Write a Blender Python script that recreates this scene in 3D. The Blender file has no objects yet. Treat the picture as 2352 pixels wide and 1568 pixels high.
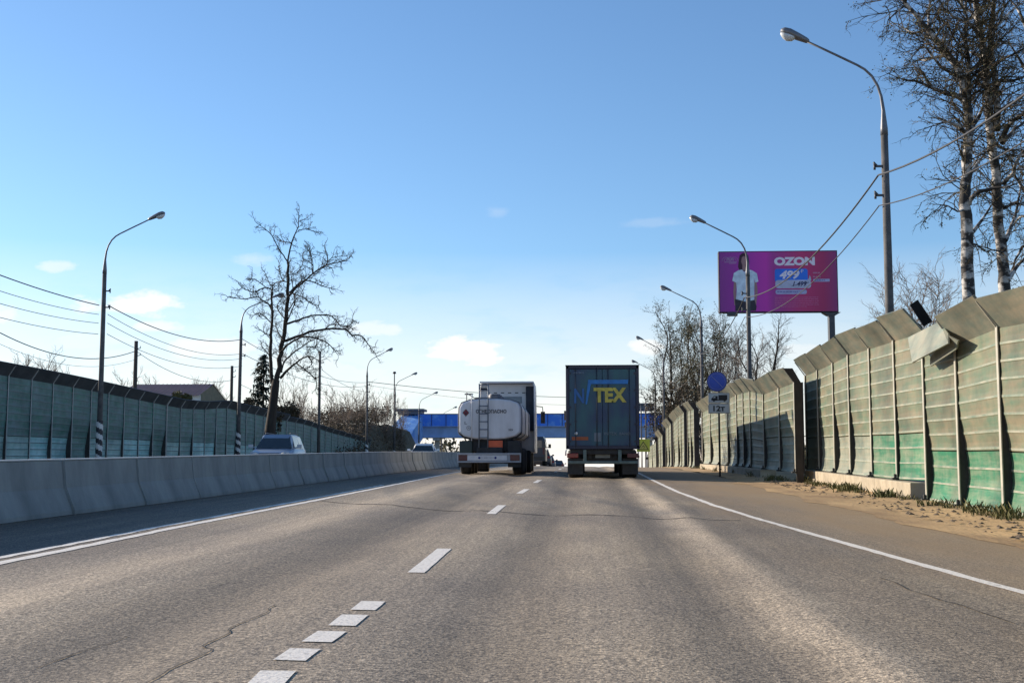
import bpy, bmesh, math, random
from mathutils import Vector, Matrix, noise as mnoise
R = math.radians
# ------------------------------------------------------------------ camera
F, CX, CY = 2870.0, 1176.0, 784.0            # photograph measured at 2352 x 1568
PITCH = math.atan(288 / F)
YAW = math.atan((1346 - CX) / F / (math.cos(PITCH) + math.sin(PITCH) * 288 / F))
EYE = Vector((0, 0, 1.1))
scene = bpy.context.scene
cd = bpy.data.cameras.new('camera'); cam = bpy.data.objects.new('camera', cd)
scene.collection.objects.link(cam); scene.camera = cam
cd.sensor_width = 36; cd.lens = 36 * F / 2352; cd.clip_start = .1; cd.clip_end = 9000
cam.location = EYE; cam.rotation_euler = (R(90) + PITCH, 0, YAW)
scene.render.resolution_x, scene.render.resolution_y = 1024, 682

def ray(px, py):
    a = (px - CX) / F; b = -(py - CY) / F
    yf = math.cos(PITCH) - math.sin(PITCH) * b; z = math.sin(PITCH) + math.cos(PITCH) * b
    return Vector((a * math.cos(YAW) - yf * math.sin(YAW), a * math.sin(YAW) + yf * math.cos(YAW), z))
def at(px, py, Y):
    r = ray(px, py); return EYE + r * (Y / r.y)

# ------------------------------------------------------------------ light
SUN_EL, SUN_AZ = R(18.4), R(-64)             # azimuth measured from +Y towards +X
sdir = Vector((math.sin(SUN_AZ) * math.cos(SUN_EL), math.cos(SUN_AZ) * math.cos(SUN_EL), math.sin(SUN_EL)))
sl = bpy.data.lights.new('sun', 'SUN'); so = bpy.data.objects.new('sun', sl); scene.collection.objects.link(so)
sl.energy = 5.0; sl.angle = R(.5); sl.color = (1.0, .86, .70)
so.rotation_euler = sdir.to_track_quat('Z', 'Y').to_euler(); so.location = (-30, 20, 40)
scene.view_settings.view_transform = 'Standard'; scene.view_settings.look = 'None'
scene.view_settings.exposure = .66; scene.view_settings.gamma = 1.0

world = bpy.data.worlds.new('World'); scene.world = world; world.use_nodes = True
def build_world():
    nt = world.node_tree; N = nt.nodes; L = nt.links; N.clear()
    out = N.new('ShaderNodeOutputWorld'); bg = N.new('ShaderNodeBackground'); bg.inputs[1].default_value = .104
    L.new(bg.outputs[0], out.inputs[0])
    sky = N.new('ShaderNodeTexSky'); sky.sky_type = 'NISHITA'; sky.sun_disc = False
    sky.sun_elevation = SUN_EL; sky.sun_rotation = SUN_AZ; sky.air_density = 1.0; sky.dust_density = .25; sky.ozone_density = 2.6
    sky.altitude = 150
    tc = N.new('ShaderNodeTexCoord')
    def M(op, a, b=None, c=None, clamp=False):
        n = N.new('ShaderNodeMath'); n.operation = op; n.use_clamp = clamp
        for i, v in enumerate((a, b, c)):
            if v is None: continue
            if isinstance(v, (int, float)): n.inputs[i].default_value = v
            else: L.new(v, n.inputs[i])
        return n.outputs[0]
    sp = N.new('ShaderNodeSeparateXYZ'); L.new(tc.outputs['Generated'], sp.inputs[0])
    zc = M('MAXIMUM', sp.outputs[2], .004)
    cmb = N.new('ShaderNodeCombineXYZ'); L.new(sp.outputs[0], cmb.inputs[0]); L.new(sp.outputs[1], cmb.inputs[1]); L.new(zc, cmb.inputs[2])
    L.new(cmb.outputs[0], sky.inputs[0])
    yy = M('MAXIMUM', sp.outputs[1], .05)
    u = M('DIVIDE', sp.outputs[0], yy); v = M('DIVIDE', sp.outputs[2], yy)
    uv = N.new('ShaderNodeCombineXYZ'); L.new(u, uv.inputs[0]); L.new(v, uv.inputs[1])
    # the cloud shapes are broken up with two sizes of noise
    def noise(scale, det, vec, sx=1, sy=1):
        mp = N.new('ShaderNodeMapping'); mp.inputs['Scale'].default_value = (sx, sy, 1); L.new(vec, mp.inputs[0])
        n = N.new('ShaderNodeTexNoise'); n.inputs['Scale'].default_value = scale; n.inputs['Detail'].default_value = det
        n.inputs['Roughness'].default_value = .6; L.new(mp.outputs[0], n.inputs[0]); return n.outputs[0]
    n1 = noise(20, 8, uv.outputs[0], 1, 2.2); n2 = noise(9, 4, uv.outputs[0], 1, 3.2)
    dens = None
    for px, py, a, b, k in [(335, 700, 120, 30, 1), (350, 752, 70, 18, .7), (1060, 802, 110, 34, 1), (1185, 806, 90, 18, .45),
                            (1480, 800, 55, 26, .75), (130, 612, 50, 14, .5), (575, 597, 60, 16, .3), (860, 758, 90, 22, .6),
                            (1490, 511, 60, 10, .10), (1140, 486, 26, 14, .12), (20, 722, 60, 30, .6), (500, 800, 140, 28, .7),
                            (150, 800, 130, 30, .45), (1850, 812, 70, 24, .6), (2600, 700, 150, 40, .8), (-300, 680, 150, 40, .8), (760, 860, 260, 36, .6), (640, 830, 150, 26, .6), (260, 780, 160, 22, .5), (1000, 870, 200, 24, .6), (430, 905, 260, 30, .6), (1240, 800, 60, 12, .35),
                            (1290, 872, 220, 30, .35), (200, 860, 220, 40, .5), (1600, 880, 100, 36, .4)]:
        r = ray(px, py); ui, vi = r.x / r.y, r.z / r.y
        s = N.new('ShaderNodeVectorMath'); s.operation = 'SUBTRACT'; L.new(uv.outputs[0], s.inputs[0]); s.inputs[1].default_value = (ui, vi, 0)
        m = N.new('ShaderNodeVectorMath'); m.operation = 'MULTIPLY'; L.new(s.outputs[0], m.inputs[0]); m.inputs[1].default_value = (F / a, F / b, 0)
        l = N.new('ShaderNodeVectorMath'); l.operation = 'LENGTH'; L.new(m.outputs[0], l.inputs[0])
        d = M('SUBTRACT', 1.45, l.outputs['Value'])
        d = M('ADD', d, M('MULTIPLY', M('SUBTRACT', n1, .5), 3.6))
        mr = N.new('ShaderNodeMapRange'); mr.interpolation_type = 'SMOOTHSTEP'
        mr.inputs[1].default_value = .0; mr.inputs[2].default_value = 1.1; mr.inputs[3].default_value = 0; mr.inputs[4].default_value = k
        L.new(d, mr.inputs[0]); d = mr.outputs[0]
        dens = d if dens is None else M('MAXIMUM', dens, d)
    # thin veil low over the horizon, all the way round
    el = N.new('ShaderNodeMapRange'); el.inputs[1].default_value = .17; el.inputs[2].default_value = .0; el.inputs[3].default_value = 0; el.inputs[4].default_value = 1
    L.new(sp.outputs[2], el.inputs[0])
    veil = M('MULTIPLY', el.outputs[0], M('MULTIPLY_ADD', n2, 2.1, .0, clamp=True))
    veil = M('MULTIPLY', veil, 1.0)
    tot = M('MAXIMUM', dens, veil)
    mix = N.new('ShaderNodeMix'); mix.data_type = 'RGBA'; L.new(tot, mix.inputs[0])
    # overall sky balance
    hs = N.new('ShaderNodeMix'); hs.data_type = 'RGBA'; hs.blend_type = 'MULTIPLY'; hs.inputs[0].default_value = 1
    L.new(sky.outputs[0], hs.inputs[6]); hs.inputs[7].default_value = (.80, .95, 1.09, 1)
    L.new(hs.outputs[2], mix.inputs[6]); 
    cc = N.new('ShaderNodeMix'); cc.data_type = 'RGBA'; L.new(n2, cc.inputs[0])
    cc.inputs[6].default_value = (5.9, 5.9, 5.9, 1); cc.inputs[7].default_value = (8.0, 7.3, 6.6, 1)
    L.new(cc.outputs[2], mix.inputs[7]); L.new(mix.outputs[2], bg.inputs[0])
build_world()

# ------------------------------------------------------------------ terrain
CREST = 1.385e-4
def G(x, y):
    if y < 42: z = .016 * y
    elif y < 143: z = .016 * y - CREST * (y - 42) ** 2
    else: z = .016 * 143 - CREST * 101 ** 2 - .012 * (min(y, 250) - 143)
    if y < 0: z = .016 * max(y, -20)
    return z - .012 * max(-9.0, min(6.0, x))
def hit(px, py, lift=0.0):
    r = ray(px, py); lo, hi = .5, None
    t = .5
    while t < 400:
        p = EYE + r * t
        if p.z < G(p.x, p.y) + lift: hi = t; break
        lo = t; t *= 1.02
    if hi is None: hi = 400
    for _ in range(30):
        m = (lo + hi) / 2; p = EYE + r * m
        if p.z < G(p.x, p.y) + lift: hi = m
        else: lo = m
    p = EYE + r * hi; return p

# ------------------------------------------------------------------ materials
MATS = {}
def lin(c):
    return tuple(((v / 255) / 12.92 if v / 255 <= .04045 else ((v / 255 + .055) / 1.055) ** 2.4) for v in c)
def mat(name, col, rough=.7, metal=0.0, var=.15, scale=3.0, bump=.0, bscale=40.0, spec=.5, stretch=(1, 1, 1), col2=None, thr=(.35, .65), trans=0.0, emit=None):
    if name in MATS: return MATS[name]
    m = bpy.data.materials.new(name); m.use_nodes = True; nt = m.node_tree; N = nt.nodes; L = nt.links
    b = N['Principled BSDF']; b.inputs['Roughness'].default_value = rough; b.inputs['Metallic'].default_value = metal
    b.inputs['Specular IOR Level'].default_value = spec
    if trans: b.inputs['Transmission Weight'].default_value = trans
    tc = N.new('ShaderNodeTexCoord'); mp = N.new('ShaderNodeMapping'); mp.inputs['Scale'].default_value = stretch
    L.new(tc.outputs['Object'], mp.inputs[0])
    n = N.new('ShaderNodeTexNoise'); n.inputs['Scale'].default_value = scale; n.inputs['Detail'].default_value = 7; n.inputs['Roughness'].default_value = .62
    L.new(mp.outputs[0], n.inputs[0])
    rp = N.new('ShaderNodeValToRGB'); e = rp.color_ramp.elements
    e[0].position, e[1].position = thr
    c2 = col2 or tuple(min(1, v * (1 + var)) for v in col)
    c1 = col if col2 else tuple(v * (1 - var) for v in col)
    e[0].color = (*c1, 1); e[1].color = (*c2, 1)
    L.new(n.outputs[0], rp.inputs[0]); L.new(rp.outputs[0], b.inputs['Base Color'])
    if bump:
        n3 = N.new('ShaderNodeTexNoise'); n3.inputs['Scale'].default_value = bscale; n3.inputs['Detail'].default_value = 4; L.new(mp.outputs[0], n3.inputs[0])
        bp = N.new('ShaderNodeBump'); bp.inputs['Strength'].default_value = bump; bp.inputs['Distance'].default_value = .02
        L.new(n3.outputs[0], bp.inputs['Height']); L.new(bp.outputs[0], b.inputs['Normal'])
    if emit:
        b.inputs['Emission Color'].default_value = (*emit[0], 1); b.inputs['Emission Strength'].default_value = emit[1]
    MATS[name] = m; return m

def asphalt_material():
    m = bpy.data.materials.new('asphalt'); m.use_nodes = True; nt = m.node_tree; N = nt.nodes; L = nt.links
    b = N['Principled BSDF']; b.inputs['Roughness'].default_value = .8; b.inputs['Specular IOR Level'].default_value = .3
    tc = N.new('ShaderNodeTexCoord'); co = tc.outputs['Object']
    def noise(scale, det=5, st=(1, 1, 1), rough=.6):
        mp = N.new('ShaderNodeMapping'); mp.inputs['Scale'].default_value = st; L.new(co, mp.inputs[0])
        n = N.new('ShaderNodeTexNoise'); n.inputs['Scale'].default_value = scale; n.inputs['Detail'].default_value = det; n.inputs['Roughness'].default_value = rough
        L.new(mp.outputs[0], n.inputs[0]); return n.outputs[0]
    def M(op, a, b_=None, c=None, clamp=False):
        n = N.new('ShaderNodeMath'); n.operation = op; n.use_clamp = clamp
        for i, v in enumerate((a, b_, c)):
            if v is None: continue
            if isinstance(v, (int, float)): n.inputs[i].default_value = v
            else: L.new(v, n.inputs[i])
        return n.outputs[0]
    def mixc(f, a, c, blend='MIX'):
        n = N.new('ShaderNodeMix'); n.data_type = 'RGBA'; n.blend_type = blend
        if isinstance(f, (int, float)): n.inputs[0].default_value = f
        else: L.new(f, n.inputs[0])
        for i, v in ((6, a), (7, c)):
            if isinstance(v, tuple): n.inputs[i].default_value = (*v, 1)
            else: L.new(v, n.inputs[i])
        return n.outputs[2]
    sp = N.new('ShaderNodeSeparateXYZ'); L.new(co, sp.inputs[0]); X = sp.outputs[0]; Y = sp.outputs[1]
    wob = M('MULTIPLY', M('SUBTRACT', noise(.35, 3), .5), .9)
    xs = M('ADD', X, wob)
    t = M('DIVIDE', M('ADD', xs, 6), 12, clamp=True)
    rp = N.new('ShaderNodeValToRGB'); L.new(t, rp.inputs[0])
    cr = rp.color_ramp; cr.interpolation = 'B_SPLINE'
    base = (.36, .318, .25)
    stops = [(-5.9, .42), (-5.2, .80), (-4.05, 1.5), (-3.3, .95), (-2.6, .50), (-2.1, .95), (-1.5, 1.15), (-1.0, 1.05), (-.55, .48), (.1, 1.15), (.6, .8), (1.1, .55), (1.42, 1.75), (1.7, .80), (2.2, .66), (2.8, .72), (3.5, .8), (4.4, 1.0)]  # darkest stops at the left paint in the median's shadow on the shoulder
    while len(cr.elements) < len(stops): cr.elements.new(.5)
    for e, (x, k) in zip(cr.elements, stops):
        e.position = (x + 6) / 12; e.color = (base[0] * k, base[1] * k, base[2] * k, 1)  # palest bands also paint sunlight on rut ridges between the wheel tracks
    c = rp.outputs[0]
    # longitudinal streaks, broad blotches, stone grain in several sizes
    st = noise(3.2, 6, (1, .035, 1)); c = mixc(M('MULTIPLY', M('ABSOLUTE', M('SUBTRACT', st, .5)), 1.3, clamp=True), c, mixc(M('GREATER_THAN', st, .5), (.12, .114, .104), (.39, .355, .295)))
    s2 = noise(11, 4, (1, .018, 1)); r2 = N.new('ShaderNodeValToRGB'); L.new(s2, r2.inputs[0]); r2.color_ramp.elements[0].position = .38; r2.color_ramp.elements[0].color = (.91, .91, .92, 1); r2.color_ramp.elements[1].position = .62; r2.color_ramp.elements[1].color = (1.08, 1.07, 1.06, 1); c = mixc(1.0, c, r2.outputs[0], 'MULTIPLY')
    bl = noise(.8, 5, (1, .4, 1)); c = mixc(M('MULTIPLY_ADD', bl, 1.6, -.55, clamp=True), c, mixc(.5, c, (.16, .152, .148)))
    g = noise(42, 3, (1, .8, 1), .75); g2 = noise(85, 2, (1, 1, 1), .7)
    gr = N.new('ShaderNodeValToRGB'); L.new(g, gr.inputs[0]); e = gr.color_ramp.elements
    e[0].position = .36; e[0].color = (.42, .42, .43, 1); e[1].position = .64; e[1].color = (1.75, 1.66, 1.54, 1)
    c = mixc(1.0, c, gr.outputs[0], 'MULTIPLY')
    gr2 = N.new('ShaderNodeValToRGB'); L.new(g2, gr2.inputs[0]); e = gr2.color_ramp.elements
    e[0].position = .34; e[0].color = (.5, .5, .5, 1); e[1].position = .66; e[1].color = (1.5, 1.48, 1.46, 1)
    c = mixc(1.0, c, gr2.outputs[0], 'MULTIPLY')
    vo = N.new('ShaderNodeTexVoronoi'); vo.inputs['Scale'].default_value = 24; L.new(co, vo.inputs['Vector'])
    vv = N.new('ShaderNodeValToRGB'); L.new(vo.outputs['Distance'], vv.inputs[0]); vv.color_ramp.elements[0].color = (1.35, 1.33, 1.3, 1); vv.color_ramp.elements[1].color = (.62, .62, .63, 1); vv.color_ramp.elements[1].position = .7
    c = mixc(.6, c, vv.outputs[0], 'MULTIPLY')
    pat = noise(.22, 4, (1, .5, 1)); pr_ = N.new('ShaderNodeValToRGB'); L.new(pat, pr_.inputs[0]); pr_.color_ramp.elements[0].position = .36; pr_.color_ramp.elements[0].color = (.74, .74, .76, 1); pr_.color_ramp.elements[1].position = .62; pr_.color_ramp.elements[1].color = (1.15, 1.12, 1.06, 1)
    c = mixc(1.0, c, pr_.outputs[0], 'MULTIPLY')
    # brown dust towards the dirt verge
    du = M('ADD', M('DIVIDE', M('SUBTRACT', X, 2.6), 2.4), M('MULTIPLY', M('SUBTRACT', noise(.9, 6, (1, .25, 1)), .5), 2.2))
    far = M('MULTIPLY', M('SUBTRACT', Y, 8), .02, clamp=True)
    du = M('MULTIPLY', M('ADD', du, far, clamp=False), .8, clamp=True)
    c = mixc(du, c, (.30, .215, .125))
    # the shadow beside the median is painted by the ramp's dark end
    L.new(c, b.inputs['Base Color'])
    bp = N.new('ShaderNodeBump'); bp.inputs['Strength'].default_value = .55; bp.inputs['Distance'].default_value = .012
    L.new(M('ADD', g, M('MULTIPLY', g2, .5)), bp.inputs['Height']); L.new(bp.outputs[0], b.inputs['Normal'])
    return m

def panel_material(name, dirt, clean, split, soft=.25):
    """weathered metal sheet: dusty film over a painted colour, horizontal streaks, runs"""
    if name in MATS: return MATS[name]
    m = bpy.data.materials.new(name); m.use_nodes = True; nt = m.node_tree; N = nt.nodes; L = nt.links
    b = N['Principled BSDF']; b.inputs['Roughness'].default_value = .55; b.inputs['Specular IOR Level'].default_value = .3
    tc = N.new('ShaderNodeTexCoord'); co = tc.outputs['Object']
    def nz(scale, st, det=6):
        mp = N.new('ShaderNodeMapping'); mp.inputs['Scale'].default_value = st; L.new(co, mp.inputs[0])
        n = N.new('ShaderNodeTexNoise'); n.inputs['Scale'].default_value = scale; n.inputs['Detail'].default_value = det; n.inputs['Roughness'].default_value = .65; L.new(mp.outputs[0], n.inputs[0]); return n.outputs[0]
    a = nz(1.6, (1, .5, 1.4)); r = nz(2.2, (1, .35, 3.5)); runs = nz(5, (1, 1, .25))
    s = N.new('ShaderNodeMath'); s.operation = 'ADD'; L.new(a, s.inputs[0]); L.new(r, s.inputs[1])
    s2 = N.new('ShaderNodeMath'); s2.operation = 'MULTIPLY_ADD'; L.new(runs, s2.inputs[0]); s2.inputs[1].default_value = .5; L.new(s.outputs[0], s2.inputs[2])
    mr = N.new('ShaderNodeMapRange'); mr.inputs[1].default_value = split - soft; mr.inputs[2].default_value = split + soft; L.new(s2.outputs[0], mr.inputs[0])
    mx = N.new('ShaderNodeMix'); mx.data_type = 'RGBA'; mx.inputs[6].default_value = (*dirt, 1); mx.inputs[7].default_value = (*clean, 1); L.new(mr.outputs[0], mx.inputs[0])
    v = nz(.7, (1, 1, 1)); rp = N.new('ShaderNodeValToRGB'); L.new(v, rp.inputs[0]); rp.color_ramp.elements[0].color = (.52, .54, .54, 1); rp.color_ramp.elements[1].color = (1.32, 1.28, 1.24, 1)
    rp.color_ramp.elements[0].position = .3; rp.color_ramp.elements[1].position = .7
    m2 = N.new('ShaderNodeMix'); m2.data_type = 'RGBA'; m2.blend_type = 'MULTIPLY'; m2.inputs[0].default_value = 1; L.new(mx.outputs[2], m2.inputs[6]); L.new(rp.outputs[0], m2.inputs[7])
    L.new(m2.outputs[2], b.inputs['Base Color'])
    bp = N.new('ShaderNodeBump'); bp.inputs['Strength'].default_value = .35; bp.inputs['Distance'].default_value = .02; L.new(a, bp.inputs['Height']); L.new(bp.outputs[0], b.inputs['Normal'])
    MATS[name] = m; return m

# ------------------------------------------------------------------ mesh helpers
COL = scene.collection
class MB:
    def __init__(s): s.v = []; s.f = []; s.m = []; s.sm = []
    def add(s, vs, fs, mi=0, smooth=False):
        o = len(s.v); s.v += [tuple(v) for v in vs]
        for f in fs: s.f.append([i + o for i in f]); s.m.append(mi); s.sm.append(smooth)
        return s
    def box(s, c, d, mi=0, rot=None):
        x, y, z = d[0] / 2, d[1] / 2, d[2] / 2
        vs = [Vector((i, j, k)) for i in (-x, x) for j in (-y, y) for k in (-z, z)]
        if rot: vs = [rot @ v for v in vs]
        vs = [v + Vector(c) for v in vs]
        return s.add(vs, [(0, 1, 3, 2), (4, 6, 7, 5), (0, 4, 5, 1), (2, 3, 7, 6), (0, 2, 6, 4), (1, 5, 7, 3)], mi)
    def tube(s, pts, rads, n=6, mi=0, cap=True):
        pts = [Vector(p) for p in pts]; 
        if isinstance(rads, (int, float)): rads = [rads] * len(pts)
        up = None; vs = []
        for i, p in enumerate(pts):
            d = (pts[min(i + 1, len(pts) - 1)] - pts[max(i - 1, 0)])
            d = d.normalized() if d.length > 1e-7 else Vector((0, 0, 1))
            if up is None:
                up = d.orthogonal().normalized()
            else:
                up = up - d * up.dot(d); up = up.normalized() if up.length > 1e-6 else d.orthogonal().normalized()
            w = d.cross(up)
            for k in range(n):
                a = 2 * math.pi * k / n; vs.append(p + (up * math.cos(a) + w * math.sin(a)) * rads[i])
        fs = [(i * n + k, i * n + (k + 1) % n, (i + 1) * n + (k + 1) % n, (i + 1) * n + k) for i in range(len(pts) - 1) for k in range(n)]
        if cap: fs += [tuple(range(n))[::-1], tuple(range((len(pts) - 1) * n, len(pts) * n))]
        return s.add(vs, fs, mi, n > 4)
    def prism(s, poly, y0, y1, mi=0, axis='y'):
        """poly in (x,z) extruded along y (axis y) or (y,z) extruded along x (axis x) or (x,y) along z"""
        n = len(poly)
        def P(a, b, t): return (a, t, b) if axis == 'y' else ((t, a, b) if axis == 'x' else (a, b, t))
        vs = [P(a, b, y0) for a, b in poly] + [P(a, b, y1) for a, b in poly]
        fs = [tuple(range(n))[::-1], tuple(range(n, 2 * n))] + [(i, (i + 1) % n, n + (i + 1) % n, n + i) for i in range(n)]
        return s.add(vs, fs, mi)
    def loft(s, rings, mi=0, smooth=True, cap=True, closed=True):
        n = len(rings[0]); vs = [v for r in rings for v in r]
        fs = [(i * n + k, i * n + (k + 1) % n, (i + 1) * n + (k + 1) % n, (i + 1) * n + k) for i in range(len(rings) - 1) for k in range(n if closed else n - 1)]
        if cap and closed: fs += [tuple(range(n))[::-1], tuple(range((len(rings) - 1) * n, len(rings) * n))]
        return s.add(vs, fs, mi, smooth)
    def build(s, name, mats, parent=None, bevel=0, seg=2, fix=True, autosm=False):
        me = bpy.data.meshes.new(name); me.from_pydata(s.v, [], s.f)
        if not isinstance(mats, (list, tuple)): mats = [mats]
        for m in mats: me.materials.append(m)
        me.polygons.foreach_set('material_index', s.m); me.polygons.foreach_set('use_smooth', s.sm)
        if fix:
            bm = bmesh.new(); bm.from_mesh(me); bmesh.ops.recalc_face_normals(bm, faces=bm.faces); bm.to_mesh(me); bm.free()
        me.update()
        o = bpy.data.objects.new(name, me); COL.objects.link(o)
        if parent: o.parent = parent
        if bevel:
            b = o.modifiers.new('bevel', 'BEVEL'); b.width = bevel; b.segments = seg; b.limit_method = 'ANGLE'; b.angle_limit = R(40)
        return o
def tag(o, label, cat, group=None, kind=None):
    if label: o['label'] = label
    if cat: o['category'] = cat
    if group: o['group'] = group
    if kind: o['kind'] = kind
    return o
def empty(name, loc, label, cat, group=None, rz=0):
    o = bpy.data.objects.new(name, None); COL.objects.link(o); o.location = loc; o.rotation_euler = (0, 0, rz); o.empty_display_size = .3
    return tag(o, label, cat, group)
def struct(o):
    o['kind'] = 'structure'; return o
def copy_tree(o, parent=None):
    c = o.copy(); COL.objects.link(c); c.parent = parent
    for ch in list(o.children): copy_tree(ch, c)
    return c
def text_mesh(name, body, size, material, parent, M4, width=None, height=None, extrude=.004, shear=0, offset=0):
    """writing as real raised letters; M4 places the x-y plane of the letters"""
    cu = bpy.data.curves.new(name, 'FONT'); cu.body = body; cu.size = size; cu.extrude = extrude; cu.align_x = 'CENTER'; cu.align_y = 'CENTER'
    cu.shear = shear; cu.offset = offset; cu.resolution_u = 3
    t = bpy.data.objects.new(name, cu); COL.objects.link(t)
    bpy.context.view_layer.update()
    me = bpy.data.meshes.new_from_object(t.evaluated_get(bpy.context.evaluated_depsgraph_get()))
    bpy.data.objects.remove(t); 
    xs = [v.co.x for v in me.vertices]; ys = [v.co.y for v in me.vertices]
    w, h = max(xs) - min(xs), max(ys) - min(ys); cx, cy = (max(xs) + min(xs)) / 2, (max(ys) + min(ys)) / 2
    kx = width / w if width else 1; ky = height / h if height else kx
    if not width: kx = ky
    for v in me.vertices: v.co = M4 @ Vector(((v.co.x - cx) * kx, (v.co.y - cy) * ky, v.co.z))
    me.materials.clear(); me.materials.append(material); me.name = name
    o = bpy.data.objects.new(name, me); COL.objects.link(o); o.parent = parent
    return o
def facing(x, y, z):   # letters that read from -Y (towards the camera)
    return Matrix.Translation((x, y, z)) @ Matrix.Rotation(R(90), 4, 'X')
ORD = ['first', 'second', 'third', 'fourth', 'fifth', 'sixth', 'seventh', 'eighth', 'ninth', 'tenth', 'eleventh', 'twelfth', 'thirteenth', 'fourteenth', 'fifteenth', 'sixteenth', 'seventeenth', 'eighteenth', 'nineteenth', 'twentieth',
       'twenty-first', 'twenty-second', 'twenty-third', 'twenty-fourth', 'twenty-fifth', 'twenty-sixth', 'twenty-seventh', 'twenty-eighth', 'twenty-ninth', 'thirtieth', 'thirty-first', 'thirty-second', 'thirty-third', 'thirty-fourth']

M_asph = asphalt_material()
M_asph2 = mat('asphalt_far_side', (.10, .096, .094), .85, var=.25, scale=2.5, bump=.4, bscale=60)
M_white = mat('road_paint', (.78, .74, .66), .7, var=.12, scale=26, col2=(.33, .30, .26), thr=(.54, .72), bump=.3)
M_dirt = mat('dirt', (.25, .155, .072), .95, var=.3, scale=.9, col2=(.50, .33, .155), bump=.7, bscale=14, stretch=(1, .35, 1))
M_ground = mat('soil_and_grass', (.10, .085, .05), .95, scale=.25, col2=(.085, .10, .04), bump=.5, bscale=6)
M_conc = mat('concrete', (.15, .165, .165), .85, scale=1.1, col2=(.32, .34, .335), thr=(.3, .7), stretch=(1, 1, .45), bump=.35, bscale=30)
M_kerb = mat('footing_concrete', (.28, .235, .165), .9, scale=2.0, col2=(.42, .36, .26), bump=.4, bscale=25)
M_pole = mat('pole_concrete', (.065, .064, .063), .85, scale=4, col2=(.125, .12, .118), bump=.2)
M_steel = mat('galvanised_steel', (.13, .135, .15), .5, .4, scale=6, var=.2)
M_dsteel = mat('painted_dark_steel', (.055, .06, .07), .5, .1, scale=5, var=.25)
M_black = mat('black_rubber', (.018, .018, .019), .85, scale=12, var=.3)
M_wire = mat('cable', (.035, .035, .038), .6, scale=2, var=.1)
M_glassy = mat('lamp_glass', (.55, .58, .6), .15, scale=2, var=.05)

# ------------------------------------------------------------------ ground, roads
def ys_list(y0, y1):
    out = []; y = y0
    while y < y1:
        out.append(y); y += .5 if 0 < y < 40 else (2.0 if y < 150 else 10.0)
    return out + [y1]
def sheet(name, xf, y0, y1, dz, m, nx, zfun=None, uneven=0):
    mb = MB(); ys = ys_list(y0, y1); vs = []; rows = len(ys)
    for y in ys:
        a, b = xf(y)
        for i in range(nx + 1):
            x = a + (b - a) * i / nx
            vs.append((x, y, G(x, y) + dz + (zfun(x, y) if zfun else 0)))
    fs = [(j * (nx + 1) + i, j * (nx + 1) + i + 1, (j + 1) * (nx + 1) + i + 1, (j + 1) * (nx + 1) + i) for j in range(rows - 1) for i in range(nx)]
    mb.add(vs, fs, 0, True); return struct(mb.build(name, m, fix=False))
def nz1(x, s): return mnoise.noise(Vector((x * s, 3.7, 9.1)))
def ruts(x, y):
    if x < -5.6 or x > 3.0: return 0
    w = .25 * nz1(y, .06)
    h = 0
    for c, dep, wd in ((-4.45, -.022, .40), (-2.5, -.034, .42), (-.6, -.034, .40), (1.0, -.030, .30)):
        h += dep * math.exp(-((x + w - c) / wd) ** 2)
    for c, dep, wd in ((-3.6, .018, .28), (1.55, .026, .16), (2.6, .01, .3)):
        h += dep * math.exp(-((x + w - c) / wd) ** 2)
    edge = min(1, (x + 5.6) / .5, (3.0 - x) / .5)
    return h * max(0, edge)
# one wide ground sheet to the horizon
def ground():
    xs = [-3000, -900, -300, -120, -60, -40, -30, -25, -20, -12, -9, -6, 0, 4, 6, 8, 12, 20, 35, 60, 120, 300, 900, 3000]
    ys = [-60, -20, 0] + list(range(5, 45, 5)) + list(range(45, 150, 5)) + [160, 175, 190, 210, 230, 250, 320, 450, 800, 1800, 5500]
    vs = []
    for y in ys:
        for x in xs:
            vs.append((x, y, G(x, y) - .10))
    n = len(xs); fs = [(j * n + i, j * n + i + 1, (j + 1) * n + i + 1, (j + 1) * n + i) for j in range(len(ys) - 1) for i in range(n - 1)]
    struct(MB().add(vs, fs, 0, True).build('ground', M_ground, fix=False))
ground()
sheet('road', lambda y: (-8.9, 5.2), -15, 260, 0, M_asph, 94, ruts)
sheet('oncoming_road', lambda y: (-20.2, -8.9), -15, 260, 0, M_asph2, 8)
def wallX(Y): return 6.55 + .02 * Y if Y < 42 else 7.0
sheet('dirt_verge', lambda y: (4.75 + .45 * nz1(y, .22) + .22 * nz1(y, .9) + (.5 if y > 40 else 0), 9.5), -15, 210, .006, M_dirt, 26,
      lambda x, y: (.03 * nz1(x * 3 + y * .7, .8) + .05 * max(0, min(1, (x - 5.5) / 1.2))) * min(1, max(0, (x - 5.1) / .6)) + 0)
sheet('far_verge', lambda y: (-24.6, -20.2), 0, 210, .05, M_ground, 4)

# ------------------------------------------------------------------ painted markings
def strip(mb, pts, w, dz=.005, wob=.008):
    """pts world points along the line on the road"""
    dense = []
    for (a, b) in zip(pts[:-1], pts[1:]):
        n = max(2, int((b - a).length / .25))
        dense += [a.lerp(b, i / n) for i in range(n)]
    dense.append(pts[-1]); vs = []
    for i, p in enumerate(dense):
        d = (dense[min(i + 1, len(dense) - 1)] - dense[max(i - 1, 0)]); d.z = 0; d.normalize(); nrm = Vector((d.y, -d.x, 0))
        for s in (-1, 0, 1):
            q = p + nrm * (s * w / 2 + (random.uniform(-wob, wob) if s else 0)); vs.append((q.x, q.y, G(q.x, q.y) + ruts(q.x, q.y) + dz))
    n = len(dense); fs = []
    for i in range(n - 1):
        for k in (0, 1): fs.append((i * 3 + k, i * 3 + k + 1, i * 3 + k + 4, i * 3 + k + 3))
    mb.add(vs, fs)
random.seed(4)
mb = MB()
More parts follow.
